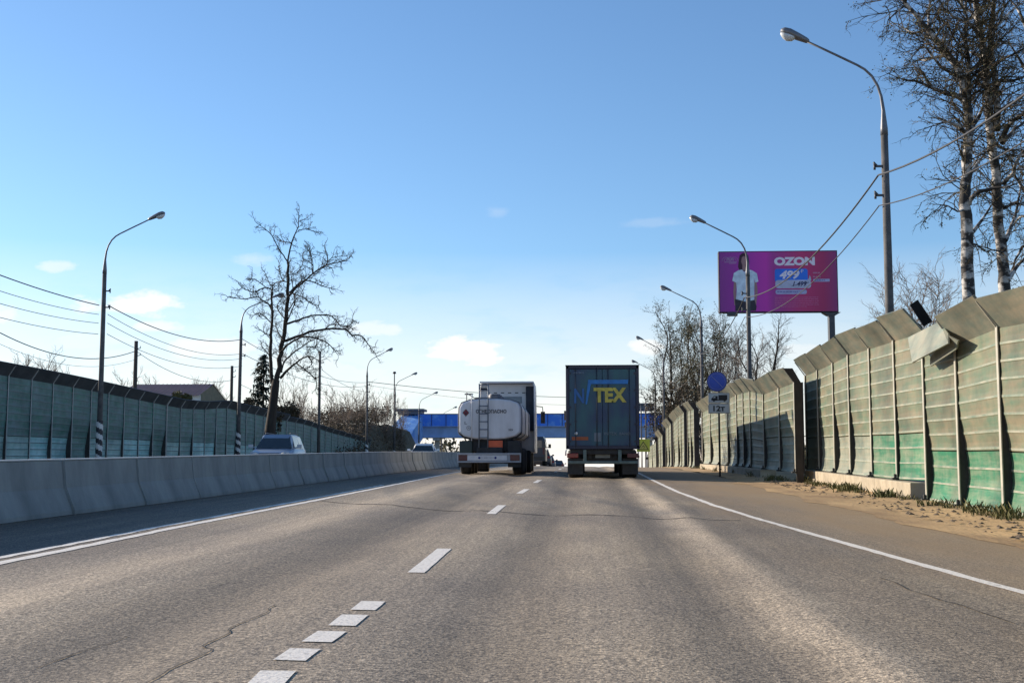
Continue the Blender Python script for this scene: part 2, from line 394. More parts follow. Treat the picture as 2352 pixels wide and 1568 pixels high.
for a, b in (((592, 1590), (640, 1541)), ((663, 1517), (702, 1490)), ((728, 1474.5), (762, 1450)), ((785, 1437), (815, 1412)), ((833, 1401), (858, 1381)),
             ((955, 1315), (1021, 1260)), ((1128, 1180), (1153, 1160)), ((1193, 1133), (1210, 1123)), ((1229, 1108.5), (1240, 1102))):
    strip(mb, [hit(*a), hit(*b)], .17 if b[1] > 1370 else .15, wob=.003)
p0 = hit(592, 1590); 
for k in range(3):
    strip(mb, [Vector((p0.x, p0.y - .65 - .75 * k, 0)), Vector((p0.x, p0.y - .2 - .75 * k, 0))], .17)
for y in range(55, 200, 9): strip(mb, [Vector((-1.35, y, 0)), Vector((-1.35, y + 3, 0))], .15)
struct(mb.build('lane_marking', M_white, fix=False))
mb = MB()
L1 = [hit(x, y) for x, y in ((0, 1293), (200, 1253), (400, 1212), (735, 1147), (900, 1114), (1055, 1083))]
L1 = [L1[0] + (L1[0] - L1[1]) * 3] + L1 + [Vector((-5.3, 75, 0)), Vector((-5.4, 120, 0)), Vector((-5.4, 250, 0))]
for p in L1: p.z = 0
strip(mb, L1, .13, wob=.012)
strip(mb, [p + Vector((-.24, 0, 0)) for p in L1[:6]], .10, wob=.02)
struct(mb.build('median_edge_line', M_white, fix=False))
mb = MB()
L2 = [hit(x, y) for x, y in ((2500, 1402), (2352, 1361), (2100, 1292), (1900, 1236), (1740, 1192), (1640, 1161), (1555, 1129), (1500, 1103))]
L2 = [L2[0] + (L2[0] - L2[1]) * 3] + L2 + [Vector((2.35, 75, 0)), Vector((2.4, 120, 0)), Vector((2.4, 250, 0))]
for p in L2: p.z = 0
strip(mb, L2, .12, wob=.012)
struct(mb.build('verge_edge_line', M_white, fix=False))
def crack(pts, w, amp, seed):
    random.seed(seed); out = []
    for (a, b) in zip(pts[:-1], pts[1:]):
        n = max(3, int((b - a).length / .12))
        for i in range(n):
            p = a.lerp(b, i / n); q = mnoise.noise(Vector((p.x * 2.3, p.y * 2.3, seed))) * amp; out.append(p + Vector((q * .4, q, 0)))
    mb = MB(); vs = []
    for i, p in enumerate(out):
        d = out[min(i + 1, len(out) - 1)] - out[max(i - 1, 0)]; d.z = 0; d.normalize(); nrm = Vector((d.y, -d.x, 0)); ww = w * random.uniform(.3, 1.1)
        for s in (-1, 1):
            q = p + nrm * s * ww / 2; vs.append((q.x, q.y, G(q.x, q.y) + ruts(q.x, q.y) + .005))
    mb.add(vs, [(2 * i, 2 * i + 1, 2 * i + 3, 2 * i + 2) for i in range(len(out) - 1)])
    return struct(mb.build('road_crack', mat('crack_tar', (.03, .028, .026), .9, var=.3), fix=False))
crack([hit(*p) for p in ((735, 1150), (850, 1157), (960, 1166), (1100, 1172), (1200, 1179), (1350, 1181), (1480, 1186), (1600, 1193), (1720, 1196))], .10, .14, 1.5)
crack([hit(*p) for p in ((300, 1590), (420, 1520), (520, 1455), (650, 1378))], .016, .16, 2.5)
crack([hit(*p) for p in ((90, 1520), (230, 1470), (330, 1440))], .012, .14, 3.5)
crack([hit(*p) for p in ((2020, 1330), (2160, 1380), (2352, 1440))], .02, .1, 5.5)

# ------------------------------------------------------------------ concrete median
def make_block():
    root = empty('median_block', (0, 0, 0), 'x', 'barrier', 'concrete blocks of the road median')
    prof = [(-.28, 0), (-.27, .06), (-.13, .40), (-.085, .81), (.085, .81), (.13, .40), (.27, .06), (.28, 0)]
    rings = []
    for y in (-1.496, -1.485, 1.485, 1.496):
        k = .97 if abs(y) > 1.48 else 1
        rings.append([(x * k, y, z if z == 0 else z * (.995 if k < 1 else 1)) for x, z in prof])
    MB().loft(rings, smooth=False).build('block_body', M_conc, root, bevel=.006)
    mb = MB(); mb.box((0, 0, .822), (.185, 2.985, .022)); mb.build('top_rail', mat('pale_rail', (.6, .6, .58), .5, .2, var=.1), root, bevel=.005)
    return root
# base of the median on the ground, read along its foot
foot = [hit(0, 1204), hit(287, 1166), hit(600, 1131), hit(1049, 1074)]
blk = make_block()
yb = 8.0; i = 0
def medX(y):
    return -7.97 + min(.45, .008 * (y - 16))
vis = 0
while yb < 118:
    b = blk if i == 0 else copy_tree(blk)
    x = medX(yb) + .02 * math.sin(i * 5.3); b.location = (x, yb, G(x, yb)); 
    sl_ = (G(x, yb + 1.5) - G(x, yb - 1.5)) / 3; b.rotation_euler = (math.atan(sl_), 0, 0)
    if yb > 15.5:
        b['label'] = 'grey concrete median block in shade, %s counted from the left edge of the photo' % ORD[vis] if vis < 13 else \
            'distant concrete median block left of the tanker lorry, %s counted from the left edge' % ORD[min(vis, 33)]
        vis += 1
    else:
        b['label'] = 'grey concrete median block nearest the viewer beyond the left edge, number %s' % ['one', 'two', 'three', 'four'][i]
    i += 1; yb += 3.0

# ------------------------------------------------------------------ noise barriers
M_postR = mat('barrier_post', (.40, .38, .31), .6, .1, scale=3, col2=(.27, .255, .21), thr=(.4, .7))
M_postweb = mat('barrier_post_web', (.035, .035, .035), .7, scale=3, var=.3)  # near-black paints in the shade on web faces turned from the sun
M_pan = panel_material('barrier_panel', (.185, .163, .105), (.085, .145, .095), 1.30)
M_pan_g = panel_material('barrier_panel_green', (.21, .245, .165), (.02, .155, .08), 1.17)
M_pan_pale = panel_material('barrier_panel_pale', (.27, .26, .195), (.165, .21, .17), 1.27)
M_rib = mat('panel_rib', (.13, .18, .13), .6, scale=2, col2=(.31, .30, .225), thr=(.35, .65))
M_rib_l = mat('shaded_panel_rib', (.12, .16, .16), .6, var=.2)
M_can = panel_material('canopy_sheet', (.20, .18, .135), (.10, .13, .11), 1.25)
M_foot = mat('black_bolt_foot', (.03, .03, .03), .6)

def bay_panel(mb, p0, p1, z0a, z0b, z1a, z1b, inward, recess, mi=0, rib=.30, thick=.05, lip=False):
    """a stack of ribbed sheets between two posts. p0,p1 plan points, inward = unit vector away from the road; heights from z0 to z1; recess(t) metres at height fraction"""
    H = z1a - z0a; n = max(2, int(round(H / rib))); prof = []
    for k in range(n):
        a, b = k / n, (k + 1) / n; e = .018 / max(H, .3)
        prof += [(a, 0), (a + e * 1.0, -.008), (a + 3.0 * e, -.008), (a + 4.0 * e, 0), ((a + b) / 2, .006)]
    prof.append((1, 0)); vs = []
    m = 5
    for (t, o) in prof:
        for j in range(m + 1):
            s = j / m; p = p0.lerp(p1, s); z = (z0a + (z0b - z0a) * s) * (1 - t) + (z1a + (z1b - z1a) * s) * t
            q = p + inward * (recess(t, s) + o + .035); vs.append((q.x, q.y, z))
    w = m + 1; L_ = len(prof)
    fs = [(i * w + j, i * w + j + 1, (i + 1) * w + j + 1, (i + 1) * w + j) for i in range(L_ - 1) for j in range(m)]
    mb.add(vs, fs, mi)
    for q_, f_ in enumerate(fs):
        if (q_ // m) % 5 in (1,): mb.m[len(mb.m) - len(fs) + q_] = 1
    # back face for thickness
    vb = []
    for (t, o) in ((0, 0), (.25, 0), (.5, 0), (.75, 0), (1, 0)):
        for j in range(m + 1):
            s = j / m; p = p0.lerp(p1, s); z = (z0a + (z0b - z0a) * s) * (1 - t) + (z1a + (z1b - z1a) * s) * t
            q = p + inward * (recess(t, s) + .035 + thick + .03); vb.append((q.x, q.y, z - (.07 if t == 0 and lip else 0)))
    mb.add(vb, [(i * w + j, (i + 1) * w + j, (i + 1) * w + j + 1, i * w + j + 1) for i in range(4) for j in range(m)], mi)
    top = (L_ - 1) * w
    mb.add([vs[top + j] for j in range(w)] + [vb[4 * w + j] for j in range(w)], [(j, j + 1, w + j + 1, w + j) for j in range(m)], mi)

def barrier(posts, label, inward, lean, group=None, green=(), pale=0, bulge=(), canopy=True, kerb=(), seed=1, lowh=1.05, mats=None, canjit=.0, wide=.10, deep=.26, skip_can=()):
    """posts: list of (x, y, zbase, ztop)"""
    rnd = random.Random(seed); m_up, m_low, m_can, m_post, m_rib = mats or (M_pan, M_pan_g, M_can, M_postR, M_rib)
    P = [Vector((a[0], a[1], 0)) for a in posts]; ctr = P[0]
    root = empty('noise_barrier', (P[0].x, P[0].y, posts[0][2]), label, 'noise barrier', group)
    off = -root.location
    def bld(mb, name, m, **k):
        mb.v = [(v[0] + off.x, v[1] + off.y, v[2] + off.z) for v in mb.v]; return mb.build(name, m, root, **k)
    inw = Vector(inward); along = Vector((0, 1, 0))
    for i, (x, y, zb, zt, *_) in enumerate(posts):
        mb = MB(); c = P[i]
        mb.box((c.x + inw.x * -.0, c.y, (zb + zt) / 2), (.02, wide, zt - zb + .02), 0)                      # front flange
        mb.box((c.x + inw.x * (deep / 2 + .011), c.y, (zb + zt) / 2), (deep, .016, zt - zb), 1)              # web
        mb.box((c.x + inw.x * (deep + .02), c.y, (zb + zt) / 2), (.02, wide, zt - zb + .01), 1)
        if canopy and i not in skip_can:
            a = Vector((c.x, c.y, zt)); b = Vector((c.x - inw.x * lean[0], c.y, zt + lean[1]))
            mb.tube([a, b], .022, 4, 0)
        bld(mb, 'post', [m_post, M_postweb])
        fb = MB(); fb.box((c.x - inw.x * .05, c.y, zb + .035), (.14, .15, .05)); fb.box((c.x - inw.x * .04, c.y, zb + .10), (.05, .05, .09)); bld(fb, 'foot', M_foot, bevel=.01)
    for i in range(len(posts) - 1):
        a, b = posts[i], posts[i + 1]; p0, p1 = P[i], P[i + 1]
        if len(a) > 4: a = (a[0], a[1], a[4], a[5])
        b = (b[0], b[1], b[2] if abs(b[2] - a[2]) < .22 else a[2], b[3])
        bul = bulge[i % len(bulge)] if bulge else 0
        s0 = rnd.uniform(.8, 1.15)
        def rec(t, s, z0=0, bul=bul, s0=s0):
            h = z0 + t * 1.0
            return 0
        H = a[3] - a[2]; fl = min(.6, lowh / H)
        def recf(h, bul=bul):       # h fraction of full height
            if h > .62: return 0
            k = (.62 - h) / .62
            return bul * (math.sin(min(1, k / .68) * math.pi / 2) ** 1.5 if k < .68 else math.cos((k - .68) / .32 * math.pi / 2) ** .7 if k < 1 else 0)
        zl0, zl1 = a[2] + (a[3] - a[2]) * fl, b[2] + (b[3] - b[2]) * fl
        mb = MB(); bay_panel(mb, p0, p1, zl0 + .01, zl1 + .01, a[3] - .02, b[3] - .02, inw, lambda t, s: recf(fl + t * (1 - fl)), lip=True)
        bld(mb, 'upper_panel', [m_up, m_rib], fix=True)
        mb = MB(); bay_panel(mb, p0, p1, a[2] + .02, b[2] + .02, zl0 - .01, zl1 - .01, inw, lambda t, s: recf(t * fl))
        bld(mb, 'lower_panel', [(m_low[i * 7 % len(m_low)] if isinstance(m_low, tuple) else m_low) if (mats is not None or green == 'all' or i in green) else M_pan_pale, m_rib], fix=True)
        if canopy and i not in skip_can:
            j = rnd.uniform(-canjit, canjit); j2 = rnd.uniform(-canjit, canjit); ang = rnd.uniform(-canjit, canjit) * 2
            q = []
            nrm = Vector((inw.x * lean[1], 0, lean[0])).normalized() * .045
            for (pp, zt, jj) in ((p0, a[3], j), (p1, b[3], j2)):
                A = Vector((pp.x + inw.x * .07, pp.y, zt - .04 + max(0, jj) * .2)); B = Vector((pp.x - inw.x * (lean[0] * 1.12 + ang * .25), pp.y, zt + lean[1] * 1.12 + jj))
                q.append((A, B))
            (A0, B0), (A1, B1) = q
            gp = (A1 - A0) * .012; A0 = A0 + gp; B0 = B0 + gp; A1 = A1 - gp; B1 = B1 - gp
            mb = MB(); nseg = 2; vs = []
            for side in (0, 1):
                for (A, B) in ((A0, B0), (A0.lerp(A1, .5), B0.lerp(B1, .5) + Vector((0, 0, rnd.uniform(-canjit, canjit) * .3))), (A1, B1)):
                    for t in (0, .5, 1):
                        v = A.lerp(B, t) + nrm * side + Vector((0, 0, .012 if t == .5 else 0)); vs.append(v)
            fs = []
            for side in (0, 9):
                for r_ in range(2):
                    for t in range(2): fs.append((side + r_ * 3 + t, side + r_ * 3 + t + 1, side + r_ * 3 + t + 4, side + r_ * 3 + t + 3))
            ring = [0, 1, 2, 5, 8, 7, 6, 3]
            fs += [(ring[k], ring[(k + 1) % 8], 9 + ring[(k + 1) % 8], 9 + ring[k]) for k in range(8)]
            mb.add(vs, fs); bld(mb, 'canopy_panel', m_can)
    return root

def solve(px, a, b):           # plan line X = a + b*Y seen at column px near the horizon
    r = ray(px, 1072); k = r.x / r.y; return a / (k - b)
IN_R = (1, 0, 0)
# near section on the right
near = []
for px, yt in ((5200, -900), (4300, -400), (3500, 130), (3050, 360), (2700, 540), (2480, 655), (2301, 751), (2202, 790), (2126, 817), (2059, 782), (2002, 800), (1953, 815), (1917, 833), (1881, 850), (1853, 862)):
    Y = solve(px, 6.55, .02); X = 6.55 + .02 * Y
    zt = at(px, yt, Y).z if 1840 < px < 2400 else G(X, Y) + 3.06
    g = G(X, Y) + .03
    onk = px < 2110
    near.append((X, Y, g + (.37 if onk else 0), zt) if px != 2126 else (X, Y, g, at(px, 762, Y).z, g, at(px, 812, Y).z))
near.reverse()
# far end first: green lower sheets on the nearest bays
b1 = barrier(near, 'long dusty noise barrier nearest on the right with bent canopy panels and green lower sheets', IN_R, (.32, .45),
             green=(4, 5, 6, 7, 8, 9, 10, 11, 12, 13), bulge=(.0, .09, .12, .10, .01, .04, .11, .14, .13, .11), canjit=.04, seed=5, lowh=1.05, skip_can=(6,))
# the torn canopy pieces
def loose_panel(pts, name, parent, m):
    n = (pts[1] - pts[0]).cross(pts[2] - pts[0]).normalized() * .03
    mb = MB(); k = len(pts); vs = [p - parent.location for p in pts] + [p + n - parent.location for p in pts]
    mb.add(vs, [tuple(range(k))[::-1], tuple(range(k, 2 * k))] + [(i, (i + 1) % k, k + (i + 1) % k, k + i) for i in range(k)])
    return mb.build(name, m, parent)
def onX(px, py, X):
    r = ray(px, py); return EYE + r * (X / r.x)
pr = loose_panel([onX(2095, 832, 6.62), onX(2178, 788, 6.62), onX(2178, 766, 6.78), onX(2158, 738, 6.92), onX(2085, 775, 6.92)][::-1], 'fallen_canopy_panel', b1, M_pan_pale)
pr['label'] = 'pale canopy panel torn loose and hanging down over the barrier'
pr = loose_panel([onX(2136, 842, 6.88), onX(2196, 802, 6.80), onX(2200, 782, 6.74), onX(2176, 770, 6.74), onX(2136, 822, 6.86)][::-1], 'curled_canopy_strip', b1, M_can); pr['label'] = 'curled dark canopy strip below the torn panel'
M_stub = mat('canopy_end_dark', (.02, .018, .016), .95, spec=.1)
for q in (((2090, 700), (2108, 688), (2142, 738), (2122, 750)), ((2097, 756), (2110, 742), (2120, 752), (2107, 765)), ((1936, 779), (1944, 768), (1954, 776), (1943, 787)), ((2165, 722), (2176, 714), (2186, 722), (2172, 730))):
    Yc = solve(q[0][0], 6.7, .02); loose_panel([at(a, c, Yc) for a, c in q], 'canopy_stub', b1, M_stub)
# footing under the far half of the near section
def footing(x0, x1, y0, y1, h, parent, bulgex=0):
    mb = MB(); n = max(2, int((y1 - y0) / 3)); 
    for k in range(n):
        ya, yb_ = y0 + (y1 - y0) * k / n + .01, y0 + (y1 - y0) * (k + 1) / n - .01
        xa, xb = x0(ya), x0(yb_)
        vs = []
        for (yy, xx) in ((ya, xa), (yb_, xb)):
            g = G(xx, yy)
            vs += [(xx, yy, g - .3), (xx, yy, g + h), (xx + x1, yy, g + h), (xx + x1, yy, g - .3)]
        mb.add([(v[0] - parent.location.x, v[1] - parent.location.y, v[2] - parent.location.z) for v in vs],
               [(0, 1, 2, 3), (4, 7, 6, 5), (0, 4, 5, 1), (1, 5, 6, 2), (2, 6, 7, 3), (3, 7, 4, 0)])
    return mb.build('footing', M_kerb, parent, bevel=.02)
footing(lambda y: 6.55 + .02 * y - .17, .62, solve(2108, 6.55, .02), 42.2, .40, b1)
# the farther sections step back and forth beside the carriageway
def section(cols, X, label, seed, canopy=True, ret=.3, kerb=None, bulge=(.08, .13, .03, .10), lean=(.32, .45), canjit=.05, skip=()):
    ps = []
    for px, yt in cols:
        Y = solve(px, X, 0); g = G(X, Y) + .03 + (.3 if kerb else 0)
        ps.append((X, Y, g, at(px, yt, Y).z))
    r_ = barrier(ps[::-1], label, IN_R, lean, 'noise barrier sections beyond the gap', green=(), bulge=bulge, canopy=canopy, canjit=canjit, seed=seed, lowh=1.15, skip_can=skip, wide=.12)
    x, y, zb, zt = ps[0]                       # dark return panel closing the end that faces us
    mb = MB(); lx, ly, lz = r_.location
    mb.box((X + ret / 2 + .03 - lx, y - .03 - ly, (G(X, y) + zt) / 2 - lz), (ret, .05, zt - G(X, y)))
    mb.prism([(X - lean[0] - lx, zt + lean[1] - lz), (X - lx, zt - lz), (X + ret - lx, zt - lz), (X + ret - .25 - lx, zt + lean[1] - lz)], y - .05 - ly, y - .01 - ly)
    mb.build('end_panel', mat('end_panel_shade', (.035, .028, .023), .8, var=.3), r_)  # near-black colour puts the shade of this unlit end into the panel
    if kerb: footing(lambda yy: X - .15, .6, ps[0][1] + kerb, ps[-1][1], .32, r_)
    return r_
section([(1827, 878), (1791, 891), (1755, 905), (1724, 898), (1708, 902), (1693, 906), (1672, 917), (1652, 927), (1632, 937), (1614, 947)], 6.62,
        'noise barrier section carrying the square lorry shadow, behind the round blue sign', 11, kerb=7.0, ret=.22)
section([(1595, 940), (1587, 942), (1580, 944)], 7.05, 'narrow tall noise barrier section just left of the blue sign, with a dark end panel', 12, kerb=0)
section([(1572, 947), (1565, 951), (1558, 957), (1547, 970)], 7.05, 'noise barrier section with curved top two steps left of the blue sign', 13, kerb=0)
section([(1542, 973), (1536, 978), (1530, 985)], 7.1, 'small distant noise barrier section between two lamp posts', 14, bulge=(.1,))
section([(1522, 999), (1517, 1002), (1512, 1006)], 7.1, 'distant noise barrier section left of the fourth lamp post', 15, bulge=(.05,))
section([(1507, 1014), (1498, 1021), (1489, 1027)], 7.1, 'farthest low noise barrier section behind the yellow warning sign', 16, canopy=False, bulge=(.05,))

# left noise barrier, shaded, across the oncoming road
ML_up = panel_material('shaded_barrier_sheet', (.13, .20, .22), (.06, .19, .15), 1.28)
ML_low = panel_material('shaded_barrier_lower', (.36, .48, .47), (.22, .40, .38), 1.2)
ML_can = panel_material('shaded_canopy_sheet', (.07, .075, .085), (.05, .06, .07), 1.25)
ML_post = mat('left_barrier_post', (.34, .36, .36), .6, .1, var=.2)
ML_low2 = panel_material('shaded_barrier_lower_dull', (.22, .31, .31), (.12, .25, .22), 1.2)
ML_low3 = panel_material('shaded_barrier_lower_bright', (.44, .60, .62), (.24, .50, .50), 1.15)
tips = [(-400, 764), (21, 840), (120, 858), (219, 878), (313, 898), (417, 920), (470, 923), (514, 920), (620, 945), (701, 962), (763, 983), (897, 1020), (960, 1034)]
def tipy(px):
    px = min(950, px)
    if px < -400: return 764 + (px + 400) * .18
    for (a, b), (c, d) in zip(tips[:-1], tips[1:]):
        if a <= px <= c: return b + (d - b) * (px - a) / (c - a)
def left_posts(cols, X=-24.0):
    ps = []
    for px in cols:
        Y = solve(px, X, 0); z = at(px, tipy(px), Y).z - .45
        ps.append((X, Y, G(X, Y) + .02, z))
    return ps
def colY(y): # column of a plan point on the left barrier
    lo, hi = -3000, 1345
    for _ in range(40):
        m = (lo + hi) / 2
        if solve(m, -24.0, 0) < y: lo = m
        else: hi = m
    return lo
ya = solve(12, -24, 0); cols = [colY(ya + 2.2 * k) for k in range(-6, 10)]
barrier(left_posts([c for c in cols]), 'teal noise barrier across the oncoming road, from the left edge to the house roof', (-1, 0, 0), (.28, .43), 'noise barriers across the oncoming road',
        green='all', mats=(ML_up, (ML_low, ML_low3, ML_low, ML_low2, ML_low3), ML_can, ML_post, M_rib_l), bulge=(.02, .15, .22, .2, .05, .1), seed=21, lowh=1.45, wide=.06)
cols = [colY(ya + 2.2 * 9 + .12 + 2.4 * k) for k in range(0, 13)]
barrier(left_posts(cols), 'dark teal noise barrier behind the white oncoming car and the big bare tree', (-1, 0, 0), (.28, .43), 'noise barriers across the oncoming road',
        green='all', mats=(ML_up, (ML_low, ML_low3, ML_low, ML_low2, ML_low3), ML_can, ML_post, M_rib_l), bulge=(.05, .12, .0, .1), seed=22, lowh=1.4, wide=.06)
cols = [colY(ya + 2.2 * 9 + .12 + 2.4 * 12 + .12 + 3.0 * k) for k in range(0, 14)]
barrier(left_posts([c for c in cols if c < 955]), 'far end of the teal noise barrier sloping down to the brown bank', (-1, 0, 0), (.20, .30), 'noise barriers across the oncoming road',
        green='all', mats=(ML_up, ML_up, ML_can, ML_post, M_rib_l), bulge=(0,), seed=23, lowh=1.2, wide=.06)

# ------------------------------------------------------------------ street lamps
def make_lamp(side, striped):
    root = empty('street_lamp', (0, 0, 0), 'x', 'street lamp')
    MB().tube([(0, 0, -.3), (0, 0, 8.6)], [.125, .09], 12).build('pole', M_pole, root)
    s = side
    arm = [(0, 0, 8.45), (0, 0, 8.62), (s * .005, 0, 9.05), (s * .05, 0, 9.4), (s * .13, 0, 9.66), (s * .27, 0, 9.9), (s * .45, 0, 10.07), (s * .64, 0, 10.18), (s * 1.2, 0, 10.45), (s * 1.9, 0, 10.78)]
    MB().tube(arm, [.10, .095, .05, .04, .036, .034, .032, .03, .03, .028], 8).build('arm', M_steel, root)
    hd = MB(); d = Vector((s * .9, 0, .34)).normalized(); u = Vector((-s * .34, 0, .9)).normalized(); b = Vector((s * 1.86, 0, 10.77))
    rings = []
    for t, w, h, o in ((0, .05, .05, 0), (.06, .09, .08, .0), (.3, .13, .11, .01), (.55, .16, .13, .02), (.7, .14, .11, .02), (.78, .06, .05, .02)):
        c = b + d * t + u * o
        rings.append([c + Vector((0, 1, 0)) * w * math.cos(a) + u * h * max(-.35, math.sin(a)) for a in [2 * math.pi * k / 12 for k in range(12)]])
    hd.loft(rings); head = hd.build('lamp_head', mat('lamp_housing', (.16, .17, .19), .5, .3, var=.1), root)
    gl = MB(); rings = []
    for t, w, h in ((.36, .06, .03), (.42, .12, .10), (.55, .135, .14), (.66, .11, .11), (.76, .04, .04)):
        c = b + d * t - u * .03
        rings.append([c + Vector((0, 1, 0)) * w * math.cos(a) - u * h * math.sin(a) for a in [math.pi * k / 8 for k in range(9)]])
    gl.loft(rings, closed=True); g = gl.build('lamp_glass', M_glassy, head)
    for z in (7.0, 7.7):
        mb = MB(); mb.box((-s * -.16, -.02, z), (.16, .05, .05)); mb.tube([(s * .2, -.02, z), (s * .3, -.02, z + .1)], .025, 6); mb.tube([(s * .27, 0, z - .08), (s * .27, 0, z + .06)], .03, 6)
        mb.build('insulator_bracket', M_dsteel, root)
    if striped:   # black and white spiral bands painted round the foot
        mb = MB(); n = 24; z0, z1 = .4, 2.2
        vs = []; rows = 36
        for r_ in range(rows + 1):
            z = z0 + (z1 - z0) * r_ / rows
            for k in range(n): a = 2 * math.pi * k / n; vs.append((math.cos(a) * .146, math.sin(a) * .146, z))
        for r_ in range(rows):
            for k in range(n):
                ph = ((r_ / rows) * 4.0 + (k / n) * 1.0) % 1
                mb.f.append([r_ * n + k, r_ * n + (k + 1) % n, (r_ + 1) * n + (k + 1) % n, (r_ + 1) * n + k]); mb.m.append(0 if ph < .5 else 1); mb.sm.append(True)
        mb.v = vs
        mb.build('warning_bands', [mat('band_white', (.62, .62, .6), .6, var=.1), mat('band_black', (.03, .03, .035), .6)], root, fix=False)
    return root
LR = make_lamp(-1, False)
rl = [(2052, 32.0, 7.55, 'tall street lamp nearest on the right, arm reaching over the road high above the barrier'),
      (1724, 56.5, 7.5, 'street lamp standing in front of the purple billboard'),
      (1615, 80.5, 7.5, 'street lamp in front of the dense trees left of the billboard'),
      (1525, 118, 7.5, 'street lamp whose head shows in the sky just left of the dense trees'),
      (1507, 139, 7.6, 'street lamp with its head just above the roof corner of the dark lorry'),
      (1483, 165, 7.9, 'thin curved street lamp beside the right edge of the dark lorry'),
      (1474, 178, 7.9, 'farthest thin street lamp on the right, half hidden by the dark lorry')]
for i, (px, Y, X, lab) in enumerate(rl):
    o = LR if i == 0 else copy_tree(LR)
    X = at(px, 1000, Y).x
    o.location = (X, Y, G(X, Y)); o['label'] = lab; o['group'] = 'street lamps on the right of the road'
    hx, hy = ((1828, 78), (1605, 503), (1537, 660), (1462, 776), (1456, 829), (1468, 889), (1464, 905))[i]; o.scale = (1, 1, (at(hx, hy, Y).z - G(X, Y)) / 10.98); o.rotation_euler = (0, R(.5 * math.sin(i * 3)), R([0, 3, -2, 4, -3, 6, 0][i]))
LL = make_lamp(1, True)
ll = [(228, 53, 'street lamp nearest on the left, with black and white bands at its foot'), (547, 75.5, 'street lamp with its curved arm behind the tips of the big bare tree'),
      (843, 122, 'street lamp standing before the brown shrubs left of the footbridge'), (906, 146, 'street lamp left of the footbridge, beside a straight second mast'),
      (962, 172, 'street lamp just in front of the blue footbridge stair'), (1015, 205, 'farthest street lamp, showing above the blue footbridge span')]
for i, (px, Y, lab) in enumerate(ll):
    o = LL if i == 0 else copy_tree(LL)
    X = at(px, 1000, Y).x
    zb_ = G(X, Y) - (.6 if i > 3 else .1); hx, hy = ((345, 493), (600, 672), (893, 803), (955, 857), (1008, 901), (1042, 935))[i]; o.scale = (1, 1, (at(hx, hy, Y).z - zb_) / 10.98)
    o.location = (X, Y, zb_); o['label'] = lab; o['group'] = 'street lamps on the left of the road'; o.rotation_euler = (0, R(.4 * math.sin(i * 2.3)), R([2, 25, -4, 3, 5, -6][i]))

# ------------------------------------------------------------------ vehicles
M_glass = mat('window_glass', (.02, .03, .035), .06, scale=1, var=.1, spec=.8)
M_tank = mat('tank_white', (.60, .58, .59), .35, scale=1.6, col2=(.78, .77, .79), thr=(.3, .62), stretch=(1, 1, .35))
M_wh = mat('white_paint', (.70, .70, .71), .35, scale=.9, var=.07)
M_chas = mat('chassis_black', (.03, .03, .032), .7, scale=5, var=.35)
M_red = mat('red_lens', (.22, .015, .012), .2, scale=3, var=.1)
M_redw = mat('dull_red_lens', (.10, .018, .02), .3, scale=3, var=.1)
M_orange = mat('orange_plate', (.72, .12, .04), .5, scale=3, var=.1)
M_refl = mat('pale_reflective_board', (.62, .62, .64), .4, scale=4, var=.12)
M_blk = mat('black_print', (.015, .015, .018), .6)
M_rim = mat('wheel_rim', (.35, .35, .36), .4, .5, scale=6)
def wheel(parent, x, y, r, w, dual=False, name='wheel'):
    """tyre with shoulders, plus a rim as a sub-part; axis along x"""
    mb = MB(); rings = []
    for dx, rr in ((-w / 2, r * .62), (-w / 2, r * .90), (-w * .36, r * .985), (-w * .12, r), (-w * .1, r * .98), (-w * .06, r * .98), (-w * .04, r), (w * .04, r), (w * .06, r * .98), (w * .1, r * .98), (w * .12, r), (w * .36, r * .985), (w / 2, r * .90), (w / 2, r * .62)):
        rings.append([(x + dx, y + rr * math.cos(a), r + rr * math.sin(a)) for a in [2 * math.pi * k / 28 for k in range(28)]])
    mb.loft(rings, 0); o = mb.build(name, M_black, parent)
    m2 = MB(); rings = []
    for dx, rr in ((-w * .48, r * .64), (-w * .40, r * .60), (-w * .2, r * .3), (w * .2, r * .3), (w * .40, r * .60), (w * .48, r * .64)):
        rings.append([(x + dx, y + rr * math.cos(a), r + rr * math.sin(a)) for a in [2 * math.pi * k / 20 for k in range(20)]])
    m2.loft(rings); m2.build('rim', M_rim, o)
    return o

